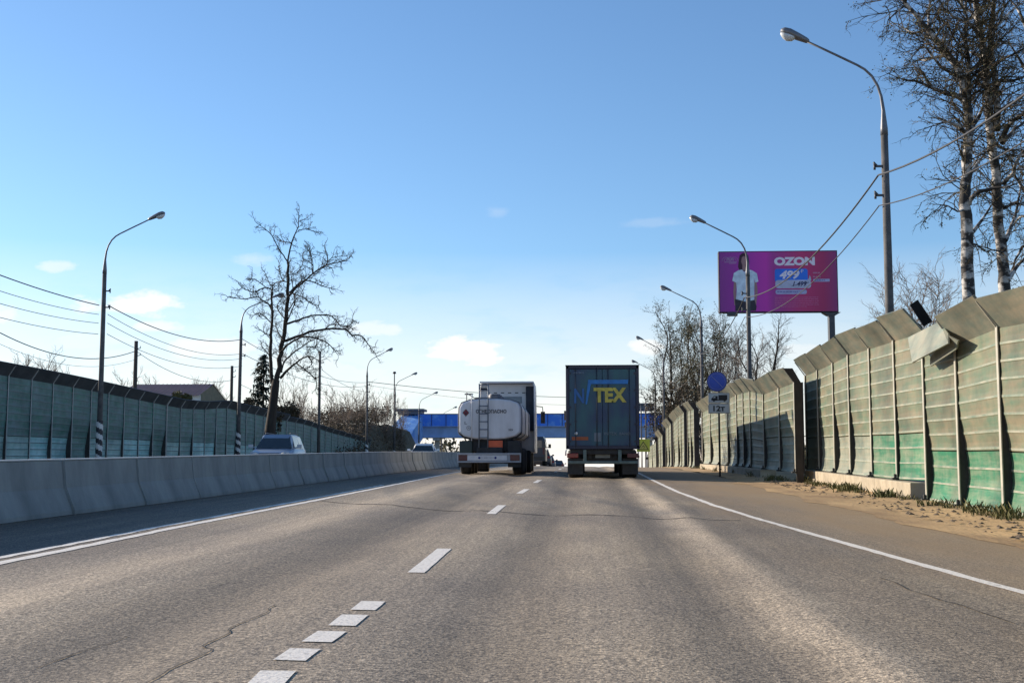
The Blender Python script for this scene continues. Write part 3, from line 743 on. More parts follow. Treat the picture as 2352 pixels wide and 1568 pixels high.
def tanker():
    X, Y = -3.69, 47.8
    root = empty('tanker_lorry', (X, Y, G(X, Y)), 'white fuel tanker lorry in the left lane with a ladder on its round-cornered tank', 'tanker lorry')
    # tank body
    sec = [(-1.215, 1.62), (-1.225, 2.1), (-1.215, 2.58), (-1.11, 2.77), (-.8, 2.88), (-.3, 2.93), (.3, 2.93), (.8, 2.88), (1.11, 2.77), (1.215, 2.58), (1.225, 2.1), (1.215, 1.62), (1.02, 1.46), (.6, 1.36), (.2, 1.34), (-.2, 1.34), (-.6, 1.36), (-1.02, 1.46)]
    rings = []
    for y, k in ((.30, .94), (.36, .985), (.44, 1.0), (7.6, 1.0), (7.7, .97), (7.8, .6)):
        rings.append([(x * k, y, 2.13 + (z - 2.13) * k) for x, z in sec])
    tank = MB().loft(rings, smooth=False).build('tank', M_tank, root, bevel=.035)
    # welded rim round the end cap and ring bands
    for y in (.47, 3.2, 6.2):
        mb = MB(); pts = [Vector((x * 1.008, y, 2.13 + (z - 2.13) * 1.008)) for x, z in sec] ; pts.append(pts[0]); mb.tube(pts, .018, 5, cap=False); mb.build('tank_band', M_steel, tank)
    mb = MB(); pts = [Vector((x * .985, .36, 2.13 + (z - 2.13) * .985)) for x, z in sec]; pts.append(pts[0]); mb.tube(pts, .012, 4, cap=False); mb.build('cap_seam', M_dsteel, tank)
    mb = MB()                                   # dark gutter under the end cap
    pts = [Vector((x * 1.0, .40, 2.1 + (z - 2.1) * 1.02 - .03)) for x, z in sec[11:] + sec[:1]]; mb.tube(pts, .022, 5); mb.build('lower_rim', M_chas, tank)
    # walkway, manholes and rails on top
    mb = MB(); mb.box((-.35, 4.0, 2.97), (.5, 6.8, .04)); 
    for y in (1.6, 3.2, 4.8, 6.4): mb.tube([(.1, y, 2.9), (.1, y, 3.12)], .28, 16); mb.tube([(.1, y, 3.12), (.1, y, 3.16)], .22, 12)
    mb.build('top_walkway', M_steel, tank, bevel=.005)
    mb = MB()
    for x in (-1.18,): mb.tube([(x + .25, .6, 2.75), (x + .25, .6, 3.15), (x + .25, 7.3, 3.15), (x + .25, 7.3, 2.75)], .02, 6)
    mb.box((-.86, .75, 3.12), (.32, .06, .05)); mb.build('hand_rail', M_steel, tank)
    # ladder
    mb = MB()
    for x in (-.40, -.06): mb.tube([(x, .12, 1.02), (x, .14, 2.95), (x, .16, 3.48)], .026, 6)
    mb.tube([(-.40, .16, 3.44), (-.06, .16, 3.44)], .022, 6)
    for z in (1.42, 1.73, 2.03, 2.33, 2.63, 2.93, 3.23): mb.tube([(-.40, .13, z), (-.06, .13, z)], .02, 6)
    for z in (1.6, 2.6): 
        for x in (-.40, -.06): mb.tube([(x, .13, z), (x, .42, z)], .016, 5)
    mb.build('ladder', mat('ladder_grey', (.16, .19, .23), .5, .3, scale=5), root)
    MB().tube([(-.70, .22, 1.3), (-.70, .24, 3.0), (-.66, .3, 3.1)], .022, 6).build('vent_pipe', M_wh, root)
    # underframe, boxes, bumper
    mb = MB()
    mb.box((-.45, 5.0, .98), (.14, 9.2, .5)); mb.box((.45, 5.0, .98), (.14, 9.2, .5)); mb.box((0, .72, 1.1), (2.2, .5, .42)); mb.box((0, 1.2, 1.25), (1.7, .8, .24))
    mb.box((0, .3, .9), (1.0, .3, .3))
    mb.build('chassis', M_chas, root, bevel=.02)
    MB().box((-.93, .9, .98), (.5, 1.2, .62)).build('locker', mat('locker_dark_green', (.025, .04, .035), .5), root, bevel=.03)
    MB().box((.93, .9, 1.02), (.5, 1.2, .56)).build('locker', M_chas, root, bevel=.03)
    for x in (-.95, .95):
        mb = MB(); mb.box((x, .22, .50), (.5, .02, .42)); mb.build('mudflap', M_chas, root)
    mb = MB(); mb.box((0, 0, .80), (2.44, .05, .05)); mb.box((0, 0, .49), (2.44, .05, .05)); mb.box((-1.2, 0, .645), (.04, .05, .3)); mb.box((1.2, 0, .645), (.04, .05, .3))
    mb.box((0, .045, .645), (2.4, .02, .28)); bf = mb.build('rear_bumper', mat('bumper_grey', (.38, .40, .44), .5, .2), root, bevel=.006)
    MB().box((-.08, .012, .645), (1.52, .03, .20)).build('light_board', M_refl, bf, bevel=.005)
    for x, m in ((-1.02, M_redw), (.98, M_redw)): MB().box((x, .01, .645), (.36, .05, .22)).build('tail_light', m, bf, bevel=.01)
    for x in (-.38, .24): MB().tube([(x, -.01, .645), (x, -.004, .645)], .045, 10).build('mark', mat('blue_mark', (.02, .04, .2), .5), bf)
    MB().box((.22, .23, 1.16), (.56, .02, .29)).build('hazard_plate', M_orange, root, bevel=.004)
    text_mesh('plate_number', 'О 482 КН', .1, mat('faint_grey_print', (.35, .36, .4), .6), bf, facing(-.08, -.008, .645), width=.5, height=.07)
    # wheels
    for y in (1.55, 2.86, 4.17):
        for x in (-1.02, 1.02): wheel(root, x, y, .53, .40)
    for x in (-.95, .95): wheel(root, x, 8.0, .52, .6)
    for x in (-1.05, 1.05): wheel(root, x, 11.3, .52, .33)
    mb = MB()
    for y in (1.55, 2.86, 4.17, 8.0): mb.tube([(-.9, y, .53), (.9, y, .53)], .08, 8)
    mb.build('axle', M_chas, root)
    # writing on the end cap
    pr = mat('tank_print', (.02, .02, .03), .6)
    text_mesh('writing', 'ОГНЕОПАСНО', .2, pr, tank, facing(.05, .285, 2.43), width=1.18, height=.145, offset=.004)
    text_mesh('writing', '225', .1, pr, tank, facing(.80, .30, 1.72), width=.17, height=.075, offset=.003)
    mb = MB(); 
    for s_, y_, mi in ((.135, .300, 0), (.105, .296, 1)): mb.add([(-.93 + s_ * a, y_, 2.38 + s_ * 1.1 * b) for a, b in ((1, 0), (0, 1), (-1, 0), (0, -1))], [(0, 1, 2, 3)], mi)
    mb.add([(-.955, .292, 2.31), (-.905, .292, 2.31), (-.895, .292, 2.38), (-.93, .292, 2.45), (-.95, .292, 2.38)], [(0, 1, 2, 3, 4)], 2)
    mb.build('flame_diamond', [pr, mat('diamond_red', (.25, .03, .05), .5), pr], tank, fix=False)
    mb = MB(); mb.tube([Vector((-.82 + .075 * math.cos(a), .30, 1.79 + .075 * math.sin(a))) for a in [2 * math.pi * k / 20 for k in range(21)]], .009, 4, cap=False); mb.build('round_mark', pr, tank)
    text_mesh('writing', '95', .06, pr, tank, facing(-.82, .30, 1.79), width=.07)
    text_mesh('writing', 'L', .1, pr, tank, facing(-.93, .30, 1.99), width=.09, height=.11)
    mb = MB(); mb.box((-1.0, .3, 2.05), (.01, .01, .01)); 
    # tractor cab with its roof spoiler and side fairings
    cab = MB(); rings = []
    for y, w, zt in ((10.3, 1.22, 4.02), (10.4, 1.25, 4.08), (11.2, 1.25, 4.10), (12.0, 1.24, 3.9), (12.7, 1.22, 3.2), (13.7, 1.2, 2.4), (13.85, 1.15, 1.3)):
        rings.append([(-w, y, .95), (-w, y, zt - .12), (-w + .1, y, zt), (w - .1, y, zt), (w, y, zt - .12), (w, y, .95)])
    cab.loft(rings, smooth=False); c = cab.build('cab', M_wh, root, bevel=.03); c.location = (.17, -1.9, 0)
    mb = MB(); mb.box((-1.235, 9.95, 2.5), (.03, .7, 3.0)); mb.box((1.235, 9.95, 2.5), (.03, .7, 3.0)); mb.prism([(-1.22, 4.03), (1.22, 4.03), (1.2, 4.10), (-1.2, 4.10)], 9.7, 10.3); mb.build('side_fairing', M_wh, c, bevel=.01)
    mb = MB(); mb.box((1.02, 10.2, 2.9), (.36, .16, 2.0)); mb.box((-1.05, 10.22, 3.78), (.3, .1, .10)); mb.build('intake_duct', mat('duct_navy', (.02, .024, .04), .6), c, bevel=.02)
    mb = MB()
    for k in range(6): mb.box((-.86 + k * .32, 10.285, 3.62), (.15, .02, .035))
    mb.build('vent_slot', M_blk, c)
    MB().box((-.1, 10.28, 3.30), (1.5, .03, .30)).build('rear_window', mat('rear_window_grey', (.20, .25, .28), .3), c, bevel=.02)
    mb = MB(); mb.box((0, 10.27, 4.03), (2.36, .05, .04)); mb.build('roof_edge', M_dsteel, c)
    for s_ in (-1, 1):
        mb = MB(); mb.tube([(s_ * 1.2, 13.2, 3.15), (s_ * 1.48, 13.2, 3.12), (s_ * 1.5, 13.2, 2.9)], .025, 6); mb.box((s_ * 1.5, 13.2, 2.62), (.20, .12, .55)); mb.build('mirror', M_chas, c, bevel=.03)
tanker()

def box_lorry():
    X, Y = .594, 44.3
    root = empty('box_lorry', (X, Y, G(X, Y)), 'dark blue box trailer lorry in the right lane with yellow lettering on its rear doors', 'lorry')
    M_b = bpy.data.materials.new('trailer_dark_blue'); M_b.use_nodes = True; nt = M_b.node_tree; N = nt.nodes; L = nt.links; b = N['Principled BSDF']
    b.inputs['Roughness'].default_value = .4
    tc = N.new('ShaderNodeTexCoord'); n = N.new('ShaderNodeTexNoise'); n.inputs['Scale'].default_value = 1.3; n.inputs['Detail'].default_value = 5
    mp = N.new('ShaderNodeMapping'); mp.inputs['Scale'].default_value = (1, 1, .5); L.new(tc.outputs['Object'], mp.inputs[0]); L.new(mp.outputs[0], n.inputs[0])
    rp = N.new('ShaderNodeValToRGB'); L.new(n.outputs[0], rp.inputs[0]); e = rp.color_ramp.elements; e[0].position = .38; e[0].color = (.014, .040, .105, 1); e[1].position = .62; e[1].color = (.018, .10, .125, 1)
    L.new(rp.outputs[0], b.inputs['Base Color'])
    M_navy = mat('frame_navy', (.016, .018, .045), .45)
    body = MB().box((0, 6.85, 2.52), (2.50, 13.5, 2.9)).build('cargo_box', mat('curtain_navy', (.03, .045, .10), .5), root, bevel=.02)
    mb = MB(); mb.box((-1.24, .06, 2.52), (.11, .14, 2.92)); mb.box((1.24, .06, 2.52), (.11, .14, 2.92)); mb.box((0, .06, 3.92), (2.59, .14, .12)); mb.box((0, .06, 1.09), (2.59, .14, .13)); fr = mb.build('rear_frame', M_navy, root, bevel=.015)
    MB().box((0, .1, 3.985), (2.62, .3, .02)).build('roof_rail', M_steel, root)
    for s_ in (-1, 1):
        d = MB().box((s_ * .59, .045, 2.50), (1.165, .06, 2.70)).build('rear_door', M_b, root, bevel=.008)
        mb = MB()
        for x in (.2, .95):
            mb.tube([(s_ * x, .0, 1.08), (s_ * x, .0, 3.9)], .017, 6)
            for z in (1.2, 2.0, 3.1, 3.82): mb.box((s_ * x, .008, z), (.09, .03, .05))
        mb.build('lock_bar', mat('bar_blue_grey', (.035, .05, .075), .4, .3), d)
        for z in (1.3, 1.9, 2.5, 3.1, 3.7): MB().box((s_ * 1.17, .0, z), (.12, .03, .07)).build('hinge', M_navy, d)
    yel = mat('yellow_letters', (.50, .42, .07), .5, scale=4, var=.25); blu = mat('blue_letters', (.02, .17, .48), .5, scale=3, var=.2)
    text_mesh('writing', 'TEX', .5, yel, root, facing(.27, -.022, 2.93), width=1.16, height=.52, offset=.022)
    text_mesh('writing', 'N', .5, mat('blue_letters_dim', (.02, .11, .32), .5, scale=3, var=.2), root, facing(-.82, -.022, 2.90), width=.36, height=.52, offset=.014)
    mb = MB(); mb.prism([(-.60, 2.62), (-.55, 2.60), (-.40, 3.32), (.90, 3.32), (.92, 3.47), (-.50, 3.47)], -.03, -.02); mb.build('blue_stroke', blu, root)
    text_mesh('writing', 'INTEX', .1, mat('pale_letters', (.16, .2, .24), .6), root, facing(.28, -.022, 1.57), width=.44, height=.10)
    text_mesh('writing', 'BAND', .1, mat('pale_letters', (.16, .2, .24), .6), root, facing(.78, -.022, 1.57), width=.38, height=.09)
    mb = MB(); mb.tube([(-.93, .01, 1.58), (-.93, -.012, 1.58)], .055, 14); mb.build('round_sticker', M_wh, root)
    mb = MB(); mb.box((-.80, .005, 1.40), (.58, .012, .12)); mb.build('orange_sticker', mat('dull_orange', (.30, .07, .02), .5), root)
    mb = MB(); mb.box((-.18, .005, 1.45), (.24, .012, .30)); mb.build('grey_sticker', mat('sticker_grey', (.13, .16, .20), .5), root)
    text_mesh('writing', 'KRONE', .1, mat('pale_small_letters', (.20, .26, .36), .6), root, facing(-.83, -.022, 3.72), width=.36, height=.05)
    # chassis, bumper, lamps
    mb = MB(); mb.box((-.45, 6.6, .88), (.12, 12.6, .36)); mb.box((.45, 6.6, .88), (.12, 12.6, .36)); mb.box((0, .35, .93), (2.3, .5, .16)); mb.box((0, .6, .72), (1.25, .3, .3)); mb.build('chassis', M_chas, root, bevel=.01)
    mb = MB(); mb.box((0, -.02, .56), (2.46, .09, .10)); 
    for x in (-.63, .60): mb.box((x, .05, .78), (.12, .08, .46))
    mb.build('rear_bumper', mat('bumper_steel', (.12, .16, .15), .55, .2, var=.3), root, bevel=.015)
    for s_ in (-1, 1):
        t = MB().box((s_ * 1.06, .02, .80), (.40, .08, .16)).build('tail_light', M_redw if s_ > 0 else M_red, root, bevel=.02)
        MB().box((s_ * .97, .28, .42), (.55, .02, .55)).build('mudflap', M_chas, root)
    MB().box((0, .36, .78), (.52, .02, .12)).build('number_plate', mat('dim_plate', (.25, .27, .27), .5), root)
    MB().tube([(-1.28, .1, 1.0), (-1.31, .1, .95), (-1.31, .1, .8)], .03, 6).build('side_marker', M_wh, root)
    for y in (1.75, 3.06, 4.37):
        for x in (-.96, .96): wheel(root, x, y, .52, .56)
    for x in (-.95, .95): wheel(root, x, 11.2, .52, .6)
    for x in (-1.05, 1.05): wheel(root, x, 15.0, .52, .33)
    cab = MB(); rings = []
    for y, w, zt in ((13.9, 1.2, 3.6), (14.2, 1.24, 3.75), (15.4, 1.22, 3.5), (16.1, 1.18, 2.4), (16.2, 1.15, 1.2)):
        rings.append([(-w, y, .7), (-w, y, zt), (w, y, zt), (w, y, .7)])
    c = cab.loft(rings, smooth=False).build('cab', M_wh, root, bevel=.05)
    for s_ in (-1, 1):
        mb = MB(); mb.tube([(s_ * 1.2, 15.6, 3.1), (s_ * 1.5, 15.6, 3.1)], .03, 6); mb.box((s_ * 1.52, 15.6, 2.85), (.22, .12, .45)); mb.box((s_ * 1.5, 15.6, 2.4), (.2, .1, .25)); mb.build('mirror', M_chas, c, bevel=.03)
box_lorry()

def car(name, loc, rz, label, cat, paint, W=1.8, Lg=4.4, H=1.5, suv=False, rails=False, group=None, roofbox=False):
    root = empty(name, loc, label, cat, group, rz)
    w = W / 2; zb = .62 * H if not suv else .585 * H; zh = zb - .02 if suv else zb - .06
    # y runs from the nose (0) to the tail (Lg)
    st = [(0.0, .80, .34, .52), (.04, .90, .26, .62), (.25, .97, .22, zh - .16), (.9, 1.0, .2, zh - .05), (1.25, 1.0, .2, zb), (Lg * .5, 1.0, .2, zb + .02), (Lg - .7, .99, .22, zb + .04), (Lg - .12, .95, .26, zb), (Lg, .86, .34, zb - .12)]
    rings = []
    for y, k, z0, z1 in st:
        a = w * k; rings.append([(-a * .94, y, z0), (-a, y, z0 + .12), (-a, y, (z0 + z1) / 2), (-a * .975, y, z1 - .05), (-a * .86, y, z1), (-a * .4, y, z1 + .02), (a * .4, y, z1 + .02), (a * .86, y, z1), (a * .975, y, z1 - .05), (a, y, (z0 + z1) / 2), (a, y, z0 + .12), (a * .94, y, z0)])
    body = MB().loft(rings).build('body', paint, root)
    yr0, yr1 = (Lg * .40, Lg - .35) if suv else (Lg * .40, Lg * .74)
    ye = Lg - .08 if suv else Lg * .92
    ga = w * .90; gr = w * .68
    def ring(y, hw, z, k=1):
        return [(-ga, y, zb - .02), (-ga + (ga - hw) * .5, y, (zb + z) / 2), (-hw, y, z - .05), (-hw * .86, y, z), (hw * .86, y, z), (hw, y, z - .05), (ga - (ga - hw) * .5, y, (zb + z) / 2), (ga, y, zb - .02)]
    gh = MB(); rr = [[(x, 1.15, zb - .01 + 0 * z) for x, y, z in ring(0, gr, H)], ring(yr0, gr, H - .03), ring((yr0 + yr1) / 2, gr, H), ring(yr1, gr * .98, H - .04), [(x * .97, ye, zb + .0) for x, y, z in ring(0, gr, H)]]
    gh.loft(rr, smooth=False); g = gh.build('cabin', paint, root, bevel=.04)
    def lerp3(a, b, t): return Vector(a).lerp(Vector(b), t)
    # windscreen and rear glass, just proud of the cabin
    def glass(nm, A, B, C, D, off):
        n = (Vector(B) - Vector(A)).cross(Vector(D) - Vector(A)).normalized()
        if n.dot(Vector(off)) < 0: n = -n
        c = (Vector(A) + Vector(B) + Vector(C) + Vector(D)) / 4
        vs = [Vector(p).lerp(c, .06) + n * .012 for p in (A, B, C, D)] + [Vector(p).lerp(c, .06) - n * .02 for p in (A, B, C, D)]
        MB().add(vs, [(0, 1, 2, 3), (7, 6, 5, 4), (0, 4, 5, 1), (1, 5, 6, 2), (2, 6, 7, 3), (3, 7, 4, 0)]).build(nm, M_glass, root)
    glass('windscreen', (-ga, 1.15, zb + .02), (ga, 1.15, zb + .02), (gr * .92, yr0, H - .06), (-gr * .92, yr0, H - .06), (0, -1, .5))
    glass('rear_window', (-ga * .95, ye, zb + .04), (ga * .95, ye, zb + .04), (gr * .9, yr1, H - .08), (-gr * .9, yr1, H - .08), (0, 1, .3))
    for s_ in (-1, 1):
        ym = (yr0 + yr1) / 2 
        glass('side_window', (s_ * ga, 1.55, zb + .03), (s_ * ga, ym - .04, zb + .03), (s_ * gr * 1.0, ym - .04, H - .09), (s_ * gr * 1.0, yr0 + .12, H - .1), (s_, 0, .3))
        glass('side_window', (s_ * ga, ym + .04, zb + .03), (s_ * ga, ye - .45, zb + .05), (s_ * gr * 1.0, yr1 - .05, H - .12), (s_ * gr * 1.0, ym + .04, H - .09), (s_, 0, .3))
        mb = MB(); mb.tube([(s_ * w * .9, 1.45, zb + .05), (s_ * (w + .08), 1.42, zb + .08)], .03, 6); mb.box((s_ * (w + .14), 1.42, zb + .12), (.20, .10, .15)); mb.build('mirror', paint, root, bevel=.03)
        rings = [[(s_ * w * .72 + .17 * math.cos(a), y_, zh - .19 + .075 * math.sin(a) * (1 + .3 * math.cos(a) * s_)) for a in [2 * math.pi * k / 12 for k in range(12)]] for y_ in (.02, .3)]
        MB().loft(rings).build('headlight', M_glassy, root)
        MB().box((s_ * w * .76, Lg - .05, zb - .1), (.26, .12, .22)).build('tail_light', M_red, root, bevel=.03)
        wheel(root, s_ * (w - .12), .82, .33, .2); wheel(root, s_ * (w - .12), Lg - .85, .33, .2)
        if rails: MB().tube([(s_ * gr * .86, yr0 + .15, H - .02), (s_ * gr * .86, yr0 + .25, H + .05), (s_ * gr * .86, yr1 - .1, H + .04), (s_ * gr * .86, yr1 - .02, H - .04)], .017, 6).build('roof_rail', M_steel, root)
    MB().box((0, .02, zh - .24), (w * .95, .08, .13)).build('grille', M_chas, root, bevel=.02)
    MB().box((0, -.01, .42), (.52, .04, .11)).build('number_plate', M_wh, root)
    MB().box((0, Lg + .01, .62), (.52, .03, .11)).build('rear_number_plate', M_wh, root)
    if roofbox: MB().box((0, (yr0 + yr1) / 2 + .3, H + .22), (.75, .5, .36)).build('roof_sign', M_wh, root, bevel=.05)
    return root
P_silver = mat('silver_blue_paint', (.26, .33, .42), .28, .3, scale=1, var=.05); P_white = mat('car_white', (.74, .75, .76), .3, scale=1, var=.05)
P_dark = mat('car_dark', (.035, .04, .055), .3, scale=1); P_grey = mat('car_grey_blue', (.10, .12, .16), .3, .2, scale=1); P_blk = mat('car_black', (.015, .016, .02), .3)
def X_at(px, Y): return at(px, 1040, Y).x
x = X_at(618, 53); car('estate_car', (x, 53, G(x, 53)), R(4), 'pale silver estate car coming towards us behind the median, nearest oncoming car', 'car', P_silver, 1.86, 4.7, 1.62, True, True)
x = X_at(969, 86); car('oncoming_car', (x, 86, G(x, 86) + .02), R(3), 'small white car coming towards us behind the far end of the median', 'car', P_white, 1.78, 4.3, 1.52, False, False, roofbox=False)
x = X_at(1234, 86); y = 86
def minibus():
    X = -3.95; Y = 92
    root = empty('minibus', (X, Y, G(X, Y)), 'dark minibus almost hidden in front of the tanker, its mirror sticking out', 'minibus')
    rings = []
    for y, w, zt in ((0, .94, 1.9), (.08, .99, 2.15), (3.2, .99, 2.22), (4.0, .97, 2.0), (4.9, .95, 1.15), (5.2, .9, .8)):
        rings.append([(-w, y, .35), (-w, y, 1.15), (-w * .93, y, zt - .2), (-w * .8, y, zt), (w * .8, y, zt), (w * .93, y, zt - .2), (w, y, 1.15), (w, y, .35)])
    b = MB().loft(rings, smooth=False).build('body', P_dark, root, bevel=.04)
    MB().box((0, -.0, 1.6), (1.5, .05, .6)).build('rear_window', M_glass, root, bevel=.03)
    for y in (.9, 2.3, 3.6): MB().prism([(y - .55, 1.2), (y + .55, 1.2), (y + .5, 1.8), (y - .5, 1.8)], .94, .985, axis='x').build('side_window', M_glass, root)
    for s_ in (-1, 1):
        MB().box((s_ * .86, .0, 1.1), (.14, .06, .5)).build('tail_light', M_redw, root, bevel=.02)
        for y in (1.0, 4.2): wheel(root, s_ * .84, y, .35, .22)
        mb = MB(); mb.tube([(s_ * .95, 4.1, 1.4), (s_ * 1.12, 4.1, 1.45)], .03, 6); mb.box((s_ * 1.18, 4.1, 1.52), (.2, .1, .3)); mb.build('mirror', P_blk, root, bevel=.03)
    MB().box((0, -.03, .6), (1.85, .08, .2)).build('rear_bumper', P_blk, root, bevel=.02)
minibus()
for (px, Y, H, paint, lab) in ((1257, 146, 1.55, P_grey, 'grey blue car driving away, seen between the two lorries beside the tanker'), (1281, 176, 1.5, P_blk, 'small black car driving away beyond the grey one between the lorries'),
                               (1244, 122, 1.75, P_dark, 'dark tall car driving away just right of the tanker wheels')):
    x = X_at(px, Y); c = car('car', (x, Y + 4.4, G(x, Y)), R(180), lab, 'car', paint, 1.8, 4.4, H, H > 1.52)

# ------------------------------------------------------------------ footbridge
def footbridge():
    Y = 188
    def p(px, py, y=Y): return at(px, py, y)
    xl, xr = p(958, 1000).x, p(1528, 1000).x
    root = empty('footbridge', (xl, Y, G(xl, Y)), 'blue covered footbridge spanning the whole road behind the lorries', 'footbridge'); o = root.location
    bl = mat('bridge_blue', (.03, .20, .78), .45, scale=.8, col2=(.22, .50, .85), thr=(.52, .74)); gd = mat('girder_grey_blue', (.26, .38, .58), .6, scale=.5, var=.2)
    dk = mat('bridge_roof', (.10, .12, .16), .6, scale=1)
    z2, z1, z0 = p(1000, 951).z - o.z, p(1000, 978).z - o.z, p(1000, 1005).z - o.z; L_ = xr - xl
    mb = MB(); mb.box((L_ / 2, 0, (z1 + z2) / 2), (L_, .12, z2 - z1)); mb.box((L_ / 2, 3.2, (z1 + z2) / 2), (L_, .12, z2 - z1)); mb.build('side_cladding', bl, root)
    mb = MB()
    for k in range(18): mb.box((L_ * k / 17, -.10, (z1 + z2) / 2), (.09, .08, z2 - z1 + .02))
    mb.box((L_ / 2, -.10, z2 + .04), (L_, .14, .09)); mb.build('cladding_frame', mat('bridge_frame_blue', (.02, .05, .20), .5), root)
    mb = MB(); mb.box((L_ / 2, 1.6, (z0 + z1) / 2), (L_, 3.0, z1 - z0)); mb.box((L_ / 2, .0, z0 + .08), (L_, .5, .12)); mb.box((L_ / 2, .0, z1 - .08), (L_, .5, .12)); mb.build('girder', gd, root)
    for px in (1002, 1180, 1494):
        x = p(px, 1000).x - o.x
        mb = MB(); mb.box((x, 1.2, z0 / 2 - .4), (.7, .7, z0 + .8)); mb.box((x, 1.4, z0 - .2), (1.1, 3, .4)); mb.build('pier', mat('pier_concrete', (.42, .42, .40), .8), root, bevel=.04)
    # stair towers at both ends
    for s_, xa, ax in ((-1, p(938, 1000).x - o.x, -1), (1, p(1496, 1000).x - o.x, 1)):
        w = 3.4
        if s_ < 0:
            mb = MB(); w2 = .5
            top = z2 + .1
            mb.add([(xa - 1.4, 1, top - 3.6), (xa + 2.2, 1, top - 3.6), (xa + 2.2, 1, top), (xa - .9, 1, top), (xa - 3.2, -20, .0), (xa + 1.6, -20, .0), (xa + 1.6, -20, 2.6), (xa - 2.6, -20, 2.9)],
                   [(0, 1, 2, 3), (4, 7, 6, 5), (0, 4, 5, 1), (1, 5, 6, 2), (2, 6, 7, 3), (3, 7, 4, 0)]); mb.build('stair_housing', mat('stair_blue', (.08, .26, .70), .5, scale=.5, col2=(.28, .50, .80)), root)
            mb = MB(); mb.box((xa + .2, 1.4, top + .55), (4.4, 4, .35)); mb.box((xa + .2, 1.4, top + .15), (3.6, 3.4, .5)); mb.build('roof', dk, root, bevel=.05)
        else:
            mb = MB(); mb.box((xa - .9, 1.4, z2 + .9), (2.6, 3.6, .8)); mb.box((xa - .9, 1.4, z2 + 1.45), (3.0, 4, .22)); mb.build('roof', dk, root, bevel=.05)
            mb = MB(); mb.box((xa + 3.4, 1.4, z2 / 2 + 1.2), (3.2, 3.2, z2)); mb.build('stair_housing', mat('stair_dark', (.05, .06, .09), .6), root, bevel=.05)
footbridge()

# ------------------------------------------------------------------ road signs
M_sgrey = mat('sign_back', (.25, .26, .27), .5, .3)
def disc(mb, cx, y0, y1, cz, r, n=36, mi=0):
    mb.loft([[(cx + r * math.cos(a), y, cz + r * math.sin(a)) for a in [2 * math.pi * k / n for k in range(n)]] for y in (y0, y1)], mi, smooth=False)
def no_parking():
    Y = 50; b = at(1654, 1080, Y); g = G(b.x, Y)
    root = empty('road_sign', (b.x, Y, g), 'round blue sign with one slash above two white plates, a lorry and 12 т', 'road sign')
    def z(py): return at(1654, py, Y).z - g
    MB().tube([(0, .05, -.2), (0, .05, z(858))], .04, 8).build('pole', mat('dark_pole', (.05, .05, .055), .6), root)
    r = 23.0 / F * Y; zc = z(876)
    mb = MB(); disc(mb, -.07, 0, .02, zc, r * 1.0); s = mb.build('round_plate', mat('sign_rim', (.05, .06, .12), .5), root)
    mb = MB(); disc(mb, -.07, -.006, .0, zc, r * .93); mb.build('blue_field', mat('sign_blue', (.015, .06, .40), .4, var=.08), s)
    rd = mat('sign_thin_line', (.20, .22, .42), .4)
    mb = MB(); mb.tube([(-.07 + r * .80 * math.cos(a), -.008, zc + r * .80 * math.sin(a)) for a in [2 * math.pi * k / 40 for k in range(41)]], .008, 4, cap=False)
    mb.prism([(-.07 - r * .56, zc + r * .54), (-.07 - r * .53, zc + r * .57), (-.07 + r * .56, zc - r * .54), (-.07 + r * .53, zc - r * .57)], -.012, -.007); mb.build('slash', rd, s)
    wp = mat('sign_white', (.62, .63, .62), .5, var=.1)
    for (py0, py1, w) in ((902, 925.3, .84), (926.3, 949, .84)):
        mb = MB(); mb.box((.0, 0, (z(py0) + z(py1)) / 2), (w, .02, z(py0) - z(py1))); pl = mb.build('plate', wp, root, bevel=.006)
        mb = MB(); h = (z(py0) - z(py1)); c = (z(py0) + z(py1)) / 2
        for (x0, x1, z0, z1) in ((-w / 2 + .02, w / 2 - .02, h / 2 - .025, h / 2 - .013), (-w / 2 + .02, w / 2 - .02, -h / 2 + .013, -h / 2 + .025), (-w / 2 + .012, -w / 2 + .024, -h / 2 + .013, h / 2 - .013), (w / 2 - .024, w / 2 - .012, -h / 2 + .013, h / 2 - .013)):
            mb.box(((x0 + x1) / 2, -.0125, c + (z0 + z1) / 2), (x1 - x0, .004, z1 - z0))
        mb.build('border', M_blk, pl)
        if py0 < 910:
            mb = MB()
            mb.prism([(.0 - .02, c - .07), (.33, c - .07), (.33, c + .12), (-.02, c + .12)], -.016, -.011)
            mb.prism([(-.30, c - .09), (-.05, c - .09), (-.05, c + .08), (-.20, c + .08), (-.27, c + .0), (-.30, c - .02)], -.016, -.011)
            mb.box((0, -.0135, c - .085), (.6, .005, .03)); 
            for x in (-.2, .22): disc(mb, x, -.018, -.011, c - .10, .045, 14)
            mb.build('lorry_pictogram', M_blk, pl, bevel=0)
            mb = MB(); mb.prism([(-.24, c), (-.14, c), (-.14, c + .055), (-.19, c + .055)], -.018, -.0165); mb.build('pictogram_window', wp, pl)
        else: text_mesh('writing', '12т', .2, M_blk, pl, facing(0, -.014, c), width=.46, height=.22, offset=.006)
no_parking()
